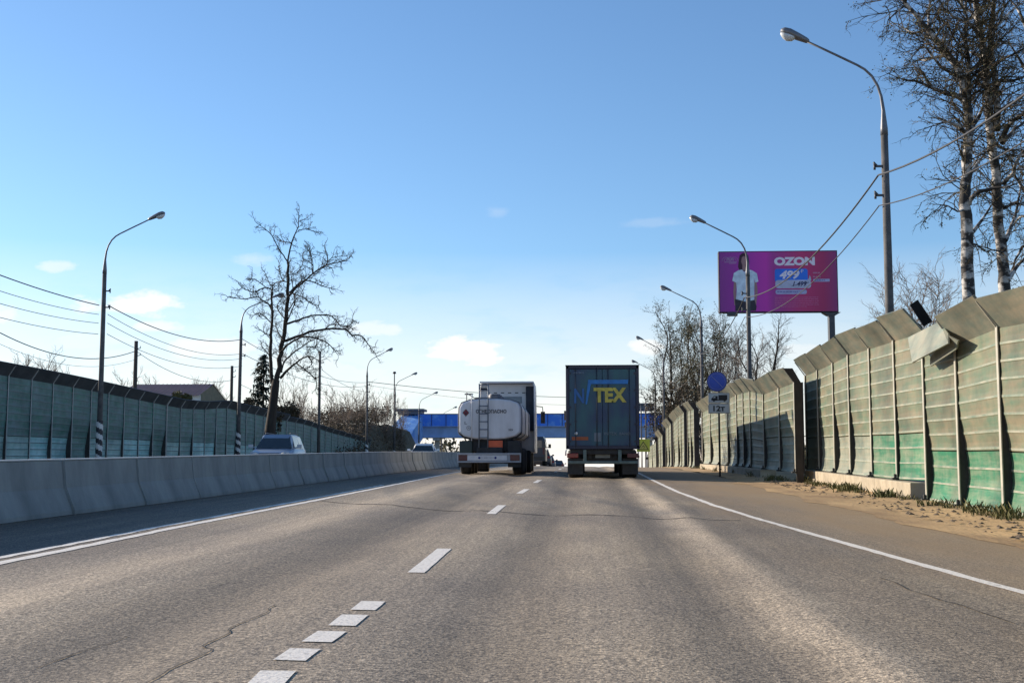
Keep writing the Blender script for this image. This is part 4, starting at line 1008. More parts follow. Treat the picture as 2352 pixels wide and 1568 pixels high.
def warn_sign():
    Y = 92; b = at(1478, 1060, Y); g = G(b.x, Y)
    root = empty('warning_sign', (b.x, Y, g), 'yellow square warning sign with a black-edged triangle beside the dark lorry', 'road sign')
    def z(py): return at(1478, py, Y).z - g
    w = 30 / F * Y
    for x in (-.1,): MB().tube([(x, .06, -.2), (x, .06, z(1008))], .05, 8).build('pole', mat('light_pole', (.55, .55, .53), .6), root)
    c = (z(1008) + z(1037)) / 2; h = z(1008) - z(1037)
    p = MB().box((0, 0, c), (w, .03, h)).build('yellow_board', mat('fluorescent_yellow', (.45, .52, .06), .5, var=.1), root, bevel=.01)
    a = .40; mb = MB(); mb.prism([(-a, c - a * .8), (a, c - a * .8), (0, c + a * .75)], -.026, -.016); t = mb.build('triangle', M_blk, p)
    mb = MB(); mb.prism([(-a * .78, c - a * .68), (a * .78, c - a * .68), (0, c + a * .52)], -.032, -.027); mb.build('triangle_field', mat('yellow_field', (.50, .50, .12), .5), t)
    mb = MB()
    for dx, dz, r in ((-.10, -.12, .035), (.0, .0, .04), (.10, -.12, .035), (.03, -.15, .03), (-.04, -.05, .03), (.06, -.04, .03)): disc(mb, dx, -.037, -.033, c + dz - .02, r, 8)
    mb.build('pictogram', M_blk, t)
warn_sign()
# small figures of street clutter seen at the foot of the warning sign
def bollard_things():
    for k, (px, Y, h, lab) in enumerate(((1466, 96, 1.15, 'pale roadside marker post just left of the yellow warning sign pole'), (1486, 99, 1.0, 'pale roadside marker post just right of the yellow warning sign pole'))):
        b = at(px, 1060, Y); g = G(b.x, Y)
        r = empty('marker_post', (b.x, Y, g), lab, 'marker post', 'marker posts under the warning sign')
        MB().prism([(-.09, -.1), (.09, -.1), (.07, h), (-.05, h + .06)], -.05, .05).build('post', M_wh, r, bevel=.01)
        MB().box((0, 0, h * .7), (.19, .115, .18)).build('black_band', M_blk, r)
bollard_things()

# ------------------------------------------------------------------ billboard
def billboard():
    Y = 63.0
    A, B = at(1650, 577, Y), at(1927, 716, Y); g = G(A.x, Y)
    W, H = B.x - A.x, A.z - B.z; cx, cz = (A.x + B.x) / 2, (A.z + B.z) / 2
    root = empty('billboard', (cx, Y, g), 'purple advertising billboard on one thick pole above the barrier', 'billboard')
    def pz(py): return at(1788, py, Y).z - g
    def px_(px): return at(px, 646, Y).x - cx
    zc = cz - g
    fr = MB().box((0, .25, zc), (W, .40, H)).build('panel_frame', mat('billboard_frame', (.03, .02, .04), .6), root, bevel=.02)
    m = bpy.data.materials.new('poster_print'); m.use_nodes = True; nt = m.node_tree; N = nt.nodes; L = nt.links; b = N['Principled BSDF']; b.inputs['Roughness'].default_value = .45
    tc = N.new('ShaderNodeTexCoord'); sp = N.new('ShaderNodeSeparateXYZ'); L.new(tc.outputs['Object'], sp.inputs[0])
    mr = N.new('ShaderNodeMapRange'); mr.inputs[1].default_value = -W / 2; mr.inputs[2].default_value = W / 2; L.new(sp.outputs[0], mr.inputs[0])
    rp = N.new('ShaderNodeValToRGB'); L.new(mr.outputs[0], rp.inputs[0]); cr = rp.color_ramp
    stops = [(0, (.26, .03, .27)), (.2, (.42, .025, .40)), (.40, (.62, .03, .44)), (.46, (.42, .035, .30)), (.7, (.60, .03, .17)), (.88, (.46, .02, .13)), (1, (.28, .03, .19))]
    while len(cr.elements) < len(stops): cr.elements.new(.5)
    for e, (p, c) in zip(cr.elements, stops): e.position = p; e.color = (*c, 1)
    L.new(rp.outputs[0], b.inputs['Base Color'])
    ps = MB().box((0, .045, zc), (W - .10, .012, H - .10)).build('poster', m, root)
    y = .036
    white = mat('poster_white', (.85, .78, .88), .5, var=.05); blue = mat('poster_blue', (.02, .18, .80), .5, var=.08)
    text_mesh('brand_writing', 'OZON', .5, white, ps, facing(px_(1826), y, pz(600)), width=px_(1873) - px_(1779), height=pz(590) - pz(609.5), offset=.03)
    def rr(x0, x1, z0, z1, r, yy, mt, nm, parent=ps):
        pts = []
        for cx_, cz_, a0 in ((x1 - r, z1 - r, 0), (x0 + r, z1 - r, 90), (x0 + r, z0 + r, 180), (x1 - r, z0 + r, 270)):
            for k in range(5): a = R(a0 + 22.5 * k); pts.append((cx_ + r * math.cos(a), cz_ + r * math.sin(a)))
        mb = MB(); mb.prism(pts, yy - .004, yy); return mb.build(nm, mt, parent)
    rr(px_(1780), px_(1856), pz(648), pz(617), .12, y, blue, 'price_panel')
    rr(px_(1781), px_(1863), pz(662), pz(643), .14, y - .006, mat('poster_pale', (.50, .52, .68), .5), 'old_price_panel')
    MB().prism([(px_(1852), pz(645)), (px_(1863.5), pz(645)), (px_(1863), pz(638)), (px_(1860), pz(632)), (px_(1858), pz(640))], y - .012, y - .006).build('panel_fold', mat('poster_pale', (.5, .52, .68)), ps)
    text_mesh('price', '499', .5, white, ps, facing(px_(1814), y - .006, pz(631)), width=px_(1837) - px_(1791), height=pz(621) - pz(641), shear=.25, offset=.022)
    text_mesh('price_mark', '₽', .2, white, ps, facing(px_(1843), y - .006, pz(623)), width=.14, height=.16)
    text_mesh('old_price', '1 499', .2, mat('poster_ink', (.02, .02, .10), .5), ps, facing(px_(1837), y - .014, pz(652)), width=px_(1852) - px_(1820), height=.26, shear=.3, offset=.005)
    MB().prism([(px_(1818), pz(657)), (px_(1818), pz(656)), (px_(1858), pz(648)), (px_(1858), pz(649.4))], y - .022, y - .019).build('strike_line', mat('poster_ink', (.02, .02, .1)), ps)
    rr(px_(1781), px_(1853), pz(675.5), pz(665), .10, y, mat('poster_lilac', (.42, .42, .66), .5), 'caption_bar')
    rr(px_(1868), px_(1906), pz(647.5), pz(641), .03, y, mat('poster_lilac', (.42, .42, .66), .5), 'caption_bar')
    pk = mat('poster_pink_print', (.50, .22, .36), .5)
    def lines(x0, x1, y0, y1, n, mt, nm, seed=1, hh=.028):
        rnd = random.Random(seed); mb = MB()
        for k in range(n):
            z = pz(y0 + (y1 - y0) * k / max(1, n - 1)); x = px_(x0); xe = px_(x1 if k < n - 1 else x0 + (x1 - x0) * .75)
            while x < xe:
                w = rnd.uniform(.05, .2); wc = min(w, xe - x + .02); mb.box((x + wc / 2, y - .003, z), (wc, .004, hh)); x + w < xe and mb.box((x + w + .017, y - .003, z - hh * .4), (.05, .004, hh * .2)); x += w + .035
        mb.build(nm, mt, ps)
    lines(1868, 1888, 627, 627.5, 1, pk, 'small_print', 2, .06); lines(1868, 1890, 636, 636.5, 1, pk, 'small_print', 7, .06); lines(1785, 1848, 670, 670.4, 1, mat('poster_lilac_ink', (.20, .16, .40)), 'small_print', 3, .05); lines(1871, 1903, 644, 644.2, 1, mat('poster_lilac_ink', (.2, .16, .4)), 'small_print', 4, .05)
    for k_ in range(6): lines(1779, 1912 if k_ < 5 else 1875, 683 + 4.2 * k_, 683.2 + 4.2 * k_, 1, mat('poster_fine_print', (.62, .16, .36), .5), 'small_print', 5 + k_, .026)
    # emblem top left: fan of pale arcs
    mb = MB(); c0 = Vector((px_(1678), y - .004, pz(598.5)))
    for r_ in (.16, .25, .34):
        for s_ in (-1, 0, 1):
            mb.tube([c0 + Vector((s_ * .22 * (r_ / .34) + r_ * .55 * math.cos(a), 0, r_ * .6 * math.sin(a))) for a in [math.pi * k / 10 for k in range(11)]], .010, 4)
    mb.box(c0 + Vector((.02, 0, -.05)), (.62, .004, .03)); mb.box(c0 + Vector((.12, 0, -.11)), (.36, .004, .03)); mb.build('emblem', mat('emblem_pale', (.45, .30, .50)), ps)
    # plain standing model printed on the poster
    def poly(pts, yy, mt, nm): 
        mb = MB(); mb.prism([(px_(a), pz(b)) for a, b in pts], yy - .003, yy); mb.build(nm, mt, ps)
    skin = mat('poster_skin', (.36, .20, .20), .5, var=.05)
    poly([(1700, 586), (1706, 580), (1714, 580), (1720, 586), (1722, 600), (1721, 616), (1718, 622), (1700, 622), (1696, 612), (1698, 596)], y, mat('poster_hair', (.06, .02, .04)), 'printed_hair')
    poly([(1705, 590), (1710, 587), (1715, 590), (1716, 600), (1713, 608), (1713, 620), (1706, 620), (1706, 608), (1703.5, 600)], y - .004, skin, 'printed_face')
    poly([(1686, 646), (1692, 646), (1690, 668), (1691, 700), (1686, 700), (1684, 670)], y - .002, skin, 'printed_arm'); poly([(1732, 646), (1738, 646), (1740, 668), (1736, 700), (1732, 700), (1734, 670)], y - .002, skin, 'printed_arm')
    poly([(1687, 686), (1732, 686), (1737, 704), (1735, 713), (1688, 713), (1688, 700)], y - .004, mat('poster_trousers', (.04, .035, .05)), 'printed_trousers')
    poly([(1682, 644), (1686, 626), (1696, 620), (1705, 618), (1710, 624), (1716, 618), (1728, 620), (1739, 627), (1742, 646), (1735, 648), (1733, 640), (1732, 688), (1712, 692), (1690, 686), (1692, 664), (1691, 648)], y - .008, mat('poster_shirt', (.62, .74, .88), .5, scale=3, var=.2), 'printed_shirt')
    # pole and brackets
    xp = px_(1910)
    MB().box((xp, .35, pz(716) / 2 - .3), (.30, .42, pz(716) + .6)).build('pole', M_dsteel, root, bevel=.03)
    mb = MB(); mb.prism([(xp - .45, pz(717)), (xp + .45, pz(717)), (xp + .2, pz(724)), (xp - .2, pz(724))], .1, .6); mb.build('bracket', M_dsteel, root)
    MB().box((px_(1681), .1, pz(720)), (.52, .3, .2)).build('control_box', M_dsteel, root, bevel=.02)
    mb = MB(); mb.box((0, .5, pz(712)), (W * .95, .12, .16)); mb.box((0, .5, pz(582)), (W * .95, .12, .12)); mb.build('back_beam', M_dsteel, root)
billboard()

# ------------------------------------------------------------------ house behind the left barrier
def house():
    Y = 98; a = at(272, 876, Y); b = at(462, 876, Y); X0, X1 = a.x, b.x; g = G(X0, Y)
    zr = a.z - g; ze = at(272, 906, Y).z - g
    root = empty('house', (X0, Y, g), 'low house with a dark red ribbed roof behind the left noise barrier', 'house'); W = X1 - X0; D = 7
    MB().prism([(0, 0), (D, 0), (D, ze), (D / 2, zr - .1), (0, ze)], .1, W - .1, axis='x').build('wall', mat('house_plaster', (.22, .19, .13), .9), root)
    mr = mat('roof_maroon', (.085, .045, .055), .5, scale=2, var=.3)
    mb = MB(); n = int(W / .35)
    for s_ in (0, 1):
        y0, y1 = (-.4, D / 2) if s_ == 0 else (D + .4, D / 2)
        for k in range(n):
            x = W * k / n
            mb.add([(x, y0, ze - .12), (x + W / n - .05, y0, ze - .12), (x + W / n - .05, y1, zr), (x, y1, zr)], [(0, 1, 2, 3)])
            mb.add([(x + W / n - .05, y0, ze - .08), (x + W / n, y0, ze - .08), (x + W / n, y1, zr + .04), (x + W / n - .05, y1, zr + .04)], [(0, 1, 2, 3)])
    mb.build('roof', mr, root)
    MB().box((W * .94, -.04, ze - .35), (.8, .06, .6)).build('window', mat('window_white', (.7, .7, .7), .3), root)
house()

# ------------------------------------------------------------------ wooden and concrete line poles
M_wood = mat('old_timber', (.06, .05, .042), .9, scale=3, var=.35, stretch=(1, 1, .1), bump=.4)
UP = {}
for px, Y, yt, key, lab in ((313, 86, 783, 'a', 'short dark timber pole rising behind the house roof'), (533, 112, 840, 'b', 'dark timber pole right beside the second left street lamp'),
                       (735, 104, 806, 'c', 'plain line pole right of the big bare tree, carrying a small bracket'), (906, 150, 856, 'd', 'straight thin mast left of the footbridge with a small lamp on top')):
    t = at(px, yt, Y); g = G(t.x, Y); h = t.z - g
    r = empty('utility_pole' if key != 'd' else 'lamp_mast', (t.x, Y, g), lab, 'utility pole' if key != 'd' else 'lamp mast')
    MB().tube([(0, 0, -.3), (0, 0, h)], [.17, .13] if key in 'ab' else [.15, .10] if key == 'c' else [.12, .06], 9).build('pole', M_wood if key in 'ab' else M_pole, r)
    if key != 'd':
        mb = MB()
        for k in range(2): mb.tube([(.1, 0, h - .55 - .5 * k), (.32, 0, h - .5 - .5 * k), (.32, 0, h - .36 - .5 * k)], .03, 6)
        mb.build('insulator', M_dsteel, r)
    else: MB().tube([(0, 0, h - .1), (0, 0, h + .15)], [.22, .16], 10).build('lamp_head', M_dsteel, r)
    UP[key] = Vector((t.x, Y, g)), h

# ------------------------------------------------------------------ cables
def cable(a, b, sag, r, label, name='power_line'):
    a, b = Vector(a), Vector(b); n = 22
    pts = [a.lerp(b, t / n) - Vector((0, 0, sag * 4 * (t / n) * (1 - t / n))) for t in range(n + 1)]
    o = pts[0].copy(); mb = MB(); mb.tube([p - o for p in pts], r, 5); ob = mb.build(name, M_wire, None); ob.location = o
    return tag(ob, label, 'cable', 'overhead cables')
lp = [Vector((at(px, 1000, Y).x, Y, G(at(px, 1000, Y).x, Y))) for px, Y in ((228, 53), (547, 75.5), (843, 122))]
names = ['uppermost', 'second highest', 'third highest', 'lowest']
l1y, l2y, l0y = (701, 722, 742, 767), (779, 812, 823, 840), (656, 690, 727, 755)
for k in range(4):
    A = at(228, l1y[k], 53); A.x = lp[0].x + .2; B = at(547, l2y[k], 75.5); B.x = lp[1].x + .15
    Z = at(0, l0y[k] - 22, 40); Z = Vector((-20.9, 32, A.z + (.15, -.0, -.15, -.2)[k] + .3))
    cable(A - Vector((.4, 0, 0)), Z, .45 if k else .35, .022 if k in (0,) else .013, '%s cable running from the nearest left street lamp out past the left edge' % names[k])
    cable(A, B, .65, .022 if k == 0 else .013, '%s cable between the two nearest street lamps on the left' % names[k])
    if k < 2:
        C = at(843, (878, 886)[k], 122); C.x = lp[2].x; cable(B, C, .8, .018, '%s cable from the second left street lamp behind the bare tree to the third' % names[k])
a_, ha = UP['a']; b_, hb = UP['b']; c_, hc = UP['c']
ta = a_ + Vector((0, 0, ha - .7)); tb = b_ + Vector((0, 0, hb - .9))
cable(at(0, 764, 62), ta, .9, .028, 'thick sagging cable from the left edge to the short timber pole')
cable(at(0, 790, 62), ta - Vector((0, 0, .6)), .8, .012, 'thin cable below the thick one, from the left edge to the short timber pole')
cable(ta, tb - Vector((0, 0, .4)), .9, .02, 'cable from the short timber pole down to the pole beside the second left lamp')
cable(at(547, 880, 75.5), at(735, 940, 104), .3, .014, 'lowest cable from the second left street lamp to the plain line pole')
cable(at(735, 845, 104), at(843, 900, 122), .4, .016, 'cable from the plain line pole to the third left street lamp')
cr = at(1483, 912, 165)
cable(at(843, 876, 122), cr, .6, .03, 'upper cable crossing high over the road in front of the footbridge')
cable(at(843, 884, 122), at(1483, 926, 165), .9, .015, 'thin lower cable crossing over the road in front of the footbridge')
R1, R2, R3, R4 = [Vector((at(px, 1000, Y).x, Y, 0)) for px, Y in ((2050, 32.0), (1724, 56.5), (1615, 80.5), (1525, 118))]
for k, (y1, y2, y3, y4, dz, r) in enumerate(((402, 683, 812, 872, .3, .024), (472, 728, 838, 886, .25, .015))):
    nm = ('upper', 'lower')[k]
    p1 = at(2044, y1, 32.0); p2 = at(1720, y2, 56.5); p3 = at(1611, y3, 80.5); p4 = at(1522, y4, 118)
    for p_, q_ in ((p1, R1), (p2, R2), (p3, R3), (p4, R4)): p_.x = q_.x - .16
    cable(Vector((7.6, 4.5, p1.z)), p1, 1.15, r, nm + ' cable from the nearest right street lamp across the birches')
    cable(p1, p2, .75, r, nm + ' cable crossing in front of the purple billboard')
    cable(p2, p3, .7, r, nm + ' cable between the billboard lamp and the next lamp, before the dense trees')
    cable(p3, p4, .9, r, nm + ' pale cable dipping across the dense trees on the right')

# ------------------------------------------------------------------ vegetation
M_bark = mat('dark_bark', (.035, .028, .022), .95, scale=4, var=.4, stretch=(1, 1, .2), bump=.5)
M_twig = mat('dark_twig', (.028, .021, .016), .9, scale=3, var=.35)
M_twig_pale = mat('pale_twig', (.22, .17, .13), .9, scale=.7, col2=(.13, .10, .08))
M_twig_birch = mat('birch_twig', (.04, .027, .018), .9, scale=1.2, col2=(.085, .07, .035))
M_birch = mat('birch_bark', (.025, .022, .02), .8, scale=2.6, col2=(.46, .44, .41), thr=(.49, .60), stretch=(1, 1, 1.6), bump=.3)
M_leaf_olive = mat('olive_leaf', (.06, .06, .022), .8, scale=1.5, col2=(.11, .105, .04))
M_leaf_brown = mat('dry_leaf', (.07, .048, .028), .85, scale=1.5, col2=(.11, .085, .045))
M_spruce = mat('spruce_needles', (.012, .022, .012), .9, scale=2, var=.4)

def rdir(rnd, d, spread):
    v = Vector((rnd.gauss(0, 1), rnd.gauss(0, 1), rnd.gauss(0, 1))); v -= d * v.dot(d)
    if v.length < 1e-4: v = d.orthogonal()
    return (d * math.cos(spread) + v.normalized() * math.sin(spread)).normalized()
def shoot(mb, p, d, L_, r, rnd, crook=.25, up=0.0, n=4, sides=3, tip=.25):
    pts = [Vector(p)]; dirs = []
    for i in range(n):
        d = (d + Vector((rnd.gauss(0, crook), rnd.gauss(0, crook), rnd.gauss(0, crook) + up))).normalized()
        pts.append(pts[-1] + d * L_ / n); dirs.append(d)
    mb.tube(pts, [r * (1 - (1 - tip) * i / n) for i in range(n + 1)], sides, cap=False)
    return pts, dirs
def twigs(mb, p, d, L_, r, depth, rnd, kids=4, crook=.3, up=.05, spread=.8, shrink=.55, first=.25, leaf=None, lp=0, ls=.1):
    pts, dirs = shoot(mb, p, d, L_, r, rnd, crook, up, n=4 if depth else 3)
    if leaf is not None and depth <= 1 and rnd.random() < lp:
        for q in pts[1:]:
            for _ in range(2): leafq(leaf, q + Vector((rnd.gauss(0, ls * 1.6), rnd.gauss(0, ls * 1.6), rnd.gauss(0, ls * 1.6))), ls * rnd.uniform(.5, 1.2), rnd)
    if depth <= 0: return
    for k in range(kids):
        t = first + (1 - first) * (k + rnd.random()) / kids; f = t * (len(pts) - 1); i = min(int(f), len(pts) - 2); q = pts[i].lerp(pts[i + 1], f - i)
        twigs(mb, q, rdir(rnd, dirs[i], spread * rnd.uniform(.6, 1.3)), L_ * shrink * rnd.uniform(.6, 1.2) * (1.15 - .5 * t), r * .55, depth - 1, rnd, kids, crook, up, spread, shrink, first, leaf, lp, ls)
def leafq(mb, p, s, rnd):
    a = Vector((rnd.gauss(0, 1), rnd.gauss(0, 1), rnd.gauss(0, 1))).normalized(); b = a.orthogonal().normalized(); b = (Matrix.Rotation(rnd.random() * 6.28, 3, a) @ b); c = a.cross(b)
    mb.add([p - b * s, p + c * s * .6, p + b * s, p - c * s * .6], [(0, 1, 2, 3)])
def smooth_path(P, n=3):
    out = []
    for i in range(len(P) - 1):
        a, b, c, d = P[max(i - 1, 0)], P[i], P[i + 1], P[min(i + 2, len(P) - 1)]
        for k in range(n):
            t = k / n; out.append(.5 * ((2 * b) + (c - a) * t + (2 * a - 5 * b + 4 * c - d) * t * t + (3 * b - a - 3 * c + d) * t ** 3))
    return out + [P[-1]]
def limb(trunk, crown, px, Y, dy, r0, r1, rnd, conv, tk, tl, tr, depth=2, kids=4, leaf=None, lp=0, ls=.1, crook=.3, up=.05, sides=6, start=.15, spread=.9, drop=0):
    """a limb traced on its way through the crown; dy = how far it leans away from or towards the viewer"""
    n = len(px); P = []
    for i, (a, b) in enumerate(px):
        x, y = conv(a, b); P.append(at(x, y, Y + dy * (i / max(1, n - 1)) + rnd.uniform(-.12, .12) * (abs(dy) > 0)))
    P = smooth_path(P); m = len(P)
    P = [p + (Vector((rnd.gauss(0, r0 * .2), rnd.gauss(0, r0 * .2), rnd.gauss(0, r0 * .2))) if 0 < i < m - 1 else Vector()) for i, p in enumerate(P)]
    trunk.tube(P, [r0 + (r1 - r0) * i / (m - 1) for i in range(m)], sides, cap=False)
    ln = sum((P[i + 1] - P[i]).length for i in range(m - 1)); cnt = max(1, int(tk * ln))
    for k in range(cnt):
        t = start + (1 - start) * (k + rnd.random()) / cnt; f = t * (m - 1); i = min(int(f), m - 2); q = P[i].lerp(P[i + 1], f - i); d = (P[i + 1] - P[i]).normalized()
        twigs(crown, q, rdir(rnd, d, spread * rnd.uniform(.6, 1.25)), tl * rnd.uniform(.45, 1.1) * (1.1 - .45 * t), tr, depth, rnd, kids, crook, up - drop, .8, .55, .2, leaf, lp, ls)
    if r1 < .05: twigs(crown, P[-1], (P[-1] - P[-2]).normalized(), tl * .8, tr, depth, rnd, kids, crook, up - drop, .7, .55, .1, leaf, lp, ls)
    return P
def rel(mb, o): mb.v = [(v[0] - o.x, v[1] - o.y, v[2] - o.z) for v in mb.v]; return mb

def big_tree():
    rnd = random.Random(3); Y = 70; base = at(615, 1040, Y); g = G(base.x, Y)
    root = empty('bare_tree', (base.x, Y, g), 'big bare dark tree standing alone in front of the left noise barrier', 'tree'); o = root.location
    T, C = MB(), MB(); cv = lambda a, b: (490 + a * .3671, 465.5 + b * .3672)
    T.tube([Vector((base.x, Y, g - .3)), Vector((base.x, Y, g + .15)), at(621, 985, Y), at(626, 940, Y), at(631, 895, Y), at(634, 872, Y)], [.50, .40, .31, .25, .24, .21], 10)
    def l(px, dy, r0, r1, tk=3.2, tl=1.0, **k): limb(T, C, px, Y, dy, r0, r1, rnd, cv, tk, tl, .021, depth=2, kids=4, crook=.36, up=.04, **k)
    l([(392, 1120), (415, 980), (430, 870), (455, 700), (462, 600), (466, 480), (465, 370)], .5, .155, .07, 3.4, 1.1, sides=8)
    l([(465, 370), (490, 250), (530, 150), (535, 60)], .3, .06, .016, 4.5, .8)
    l([(372, 1130), (357, 950), (362, 820), (372, 700), (365, 600), (372, 530)], -1.2, .11, .045, 3.4, 1.0, sides=7)
    for px, dy, r in (([(465, 370), (440, 330), (410, 290), (370, 210), (330, 170), (275, 130)], -.8, .05), ([(490, 250), (440, 245), (420, 235)], .8, .03), ([(530, 175), (580, 165), (640, 185)], .4, .03), ([(535, 120), (575, 100)], .2, .02),
                      ([(440, 865), (520, 840), (600, 810), (700, 790), (830, 792), (865, 825), (930, 835), (970, 890), (1015, 945)], 2.2, .10), ([(425, 930), (480, 880), (560, 840), (650, 850), (720, 880), (770, 940)], -2.2, .085),
                      ([(450, 760), (500, 745), (560, 722), (640, 702), (740, 708), (800, 775), (850, 770)], 1.5, .08), ([(420, 1095), (470, 1040), (520, 1000), (590, 958), (660, 985)], -1.6, .10), ([(520, 1003), (580, 1050), (640, 1105), (640, 1170)], -2.2, .05),
                      ([(425, 1060), (450, 985), (520, 925), (600, 870), (640, 850)], 2.6, .07),
                      ([(462, 600), (510, 540), (560, 500), (640, 430), (700, 390), (800, 370), (850, 350)], 1.2, .08), ([(480, 560), (540, 500), (600, 488), (680, 520), (745, 535)], -1.6, .06), ([(470, 560), (560, 590), (600, 625), (660, 645)], -1.8, .04),
                      ([(620, 445), (612, 350), (590, 285)], .6, .035), ([(625, 440), (622, 370), (605, 300)], -.9, .03), ([(710, 385), (715, 330), (700, 300)], .4, .025), ([(700, 395), (740, 345), (810, 335)], -.6, .025), ([(660, 425), (700, 400), (740, 410)], 1, .03),
                      ([(372, 690), (350, 640), (300, 605), (270, 590), (190, 602), (90, 590)], -1.6, .065), ([(366, 545), (320, 530), (260, 560), (210, 545), (160, 510)], -2.0, .05), ([(440, 490), (395, 500), (360, 520), (330, 450)], 1.8, .05), ([(330, 530), (260, 480), (220, 480)], -1.5, .03),
                      ([(360, 750), (330, 720), (290, 690), (250, 705)], -1.5, .04), ([(358, 830), (330, 820), (300, 800)], -1, .03), ([(452, 730), (410, 680), (400, 640), (425, 600)], 1.2, .05), ([(440, 860), (400, 800), (385, 740)], 1.3, .05),
                      ([(460, 700), (490, 640), (520, 600), (560, 600)], -1.2, .05), ([(455, 760), (480, 700), (510, 620), (500, 560), (490, 470), (480, 420)], 1.5, .05), ([(470, 500), (430, 480), (410, 400)], .9, .035), ([(700, 790), (740, 760), (790, 765), (850, 770), (870, 730)], 1.7, .035),
                      ([(650, 850), (640, 900), (600, 900)], -2, .03), ([(590, 958), (620, 1000), (590, 1030)], -1.8, .03), ([(370, 1000), (345, 950), (310, 905)], -.9, .03), ([(466, 450), (520, 440), (560, 380), (560, 330)], .9, .03)):
        l(px, dy, r * .85, .018, 5.6, .95)
    rel(T, o).build('trunk', M_bark, root, fix=False); rel(C, o).build('crown', M_twig, root, fix=False)
big_tree()

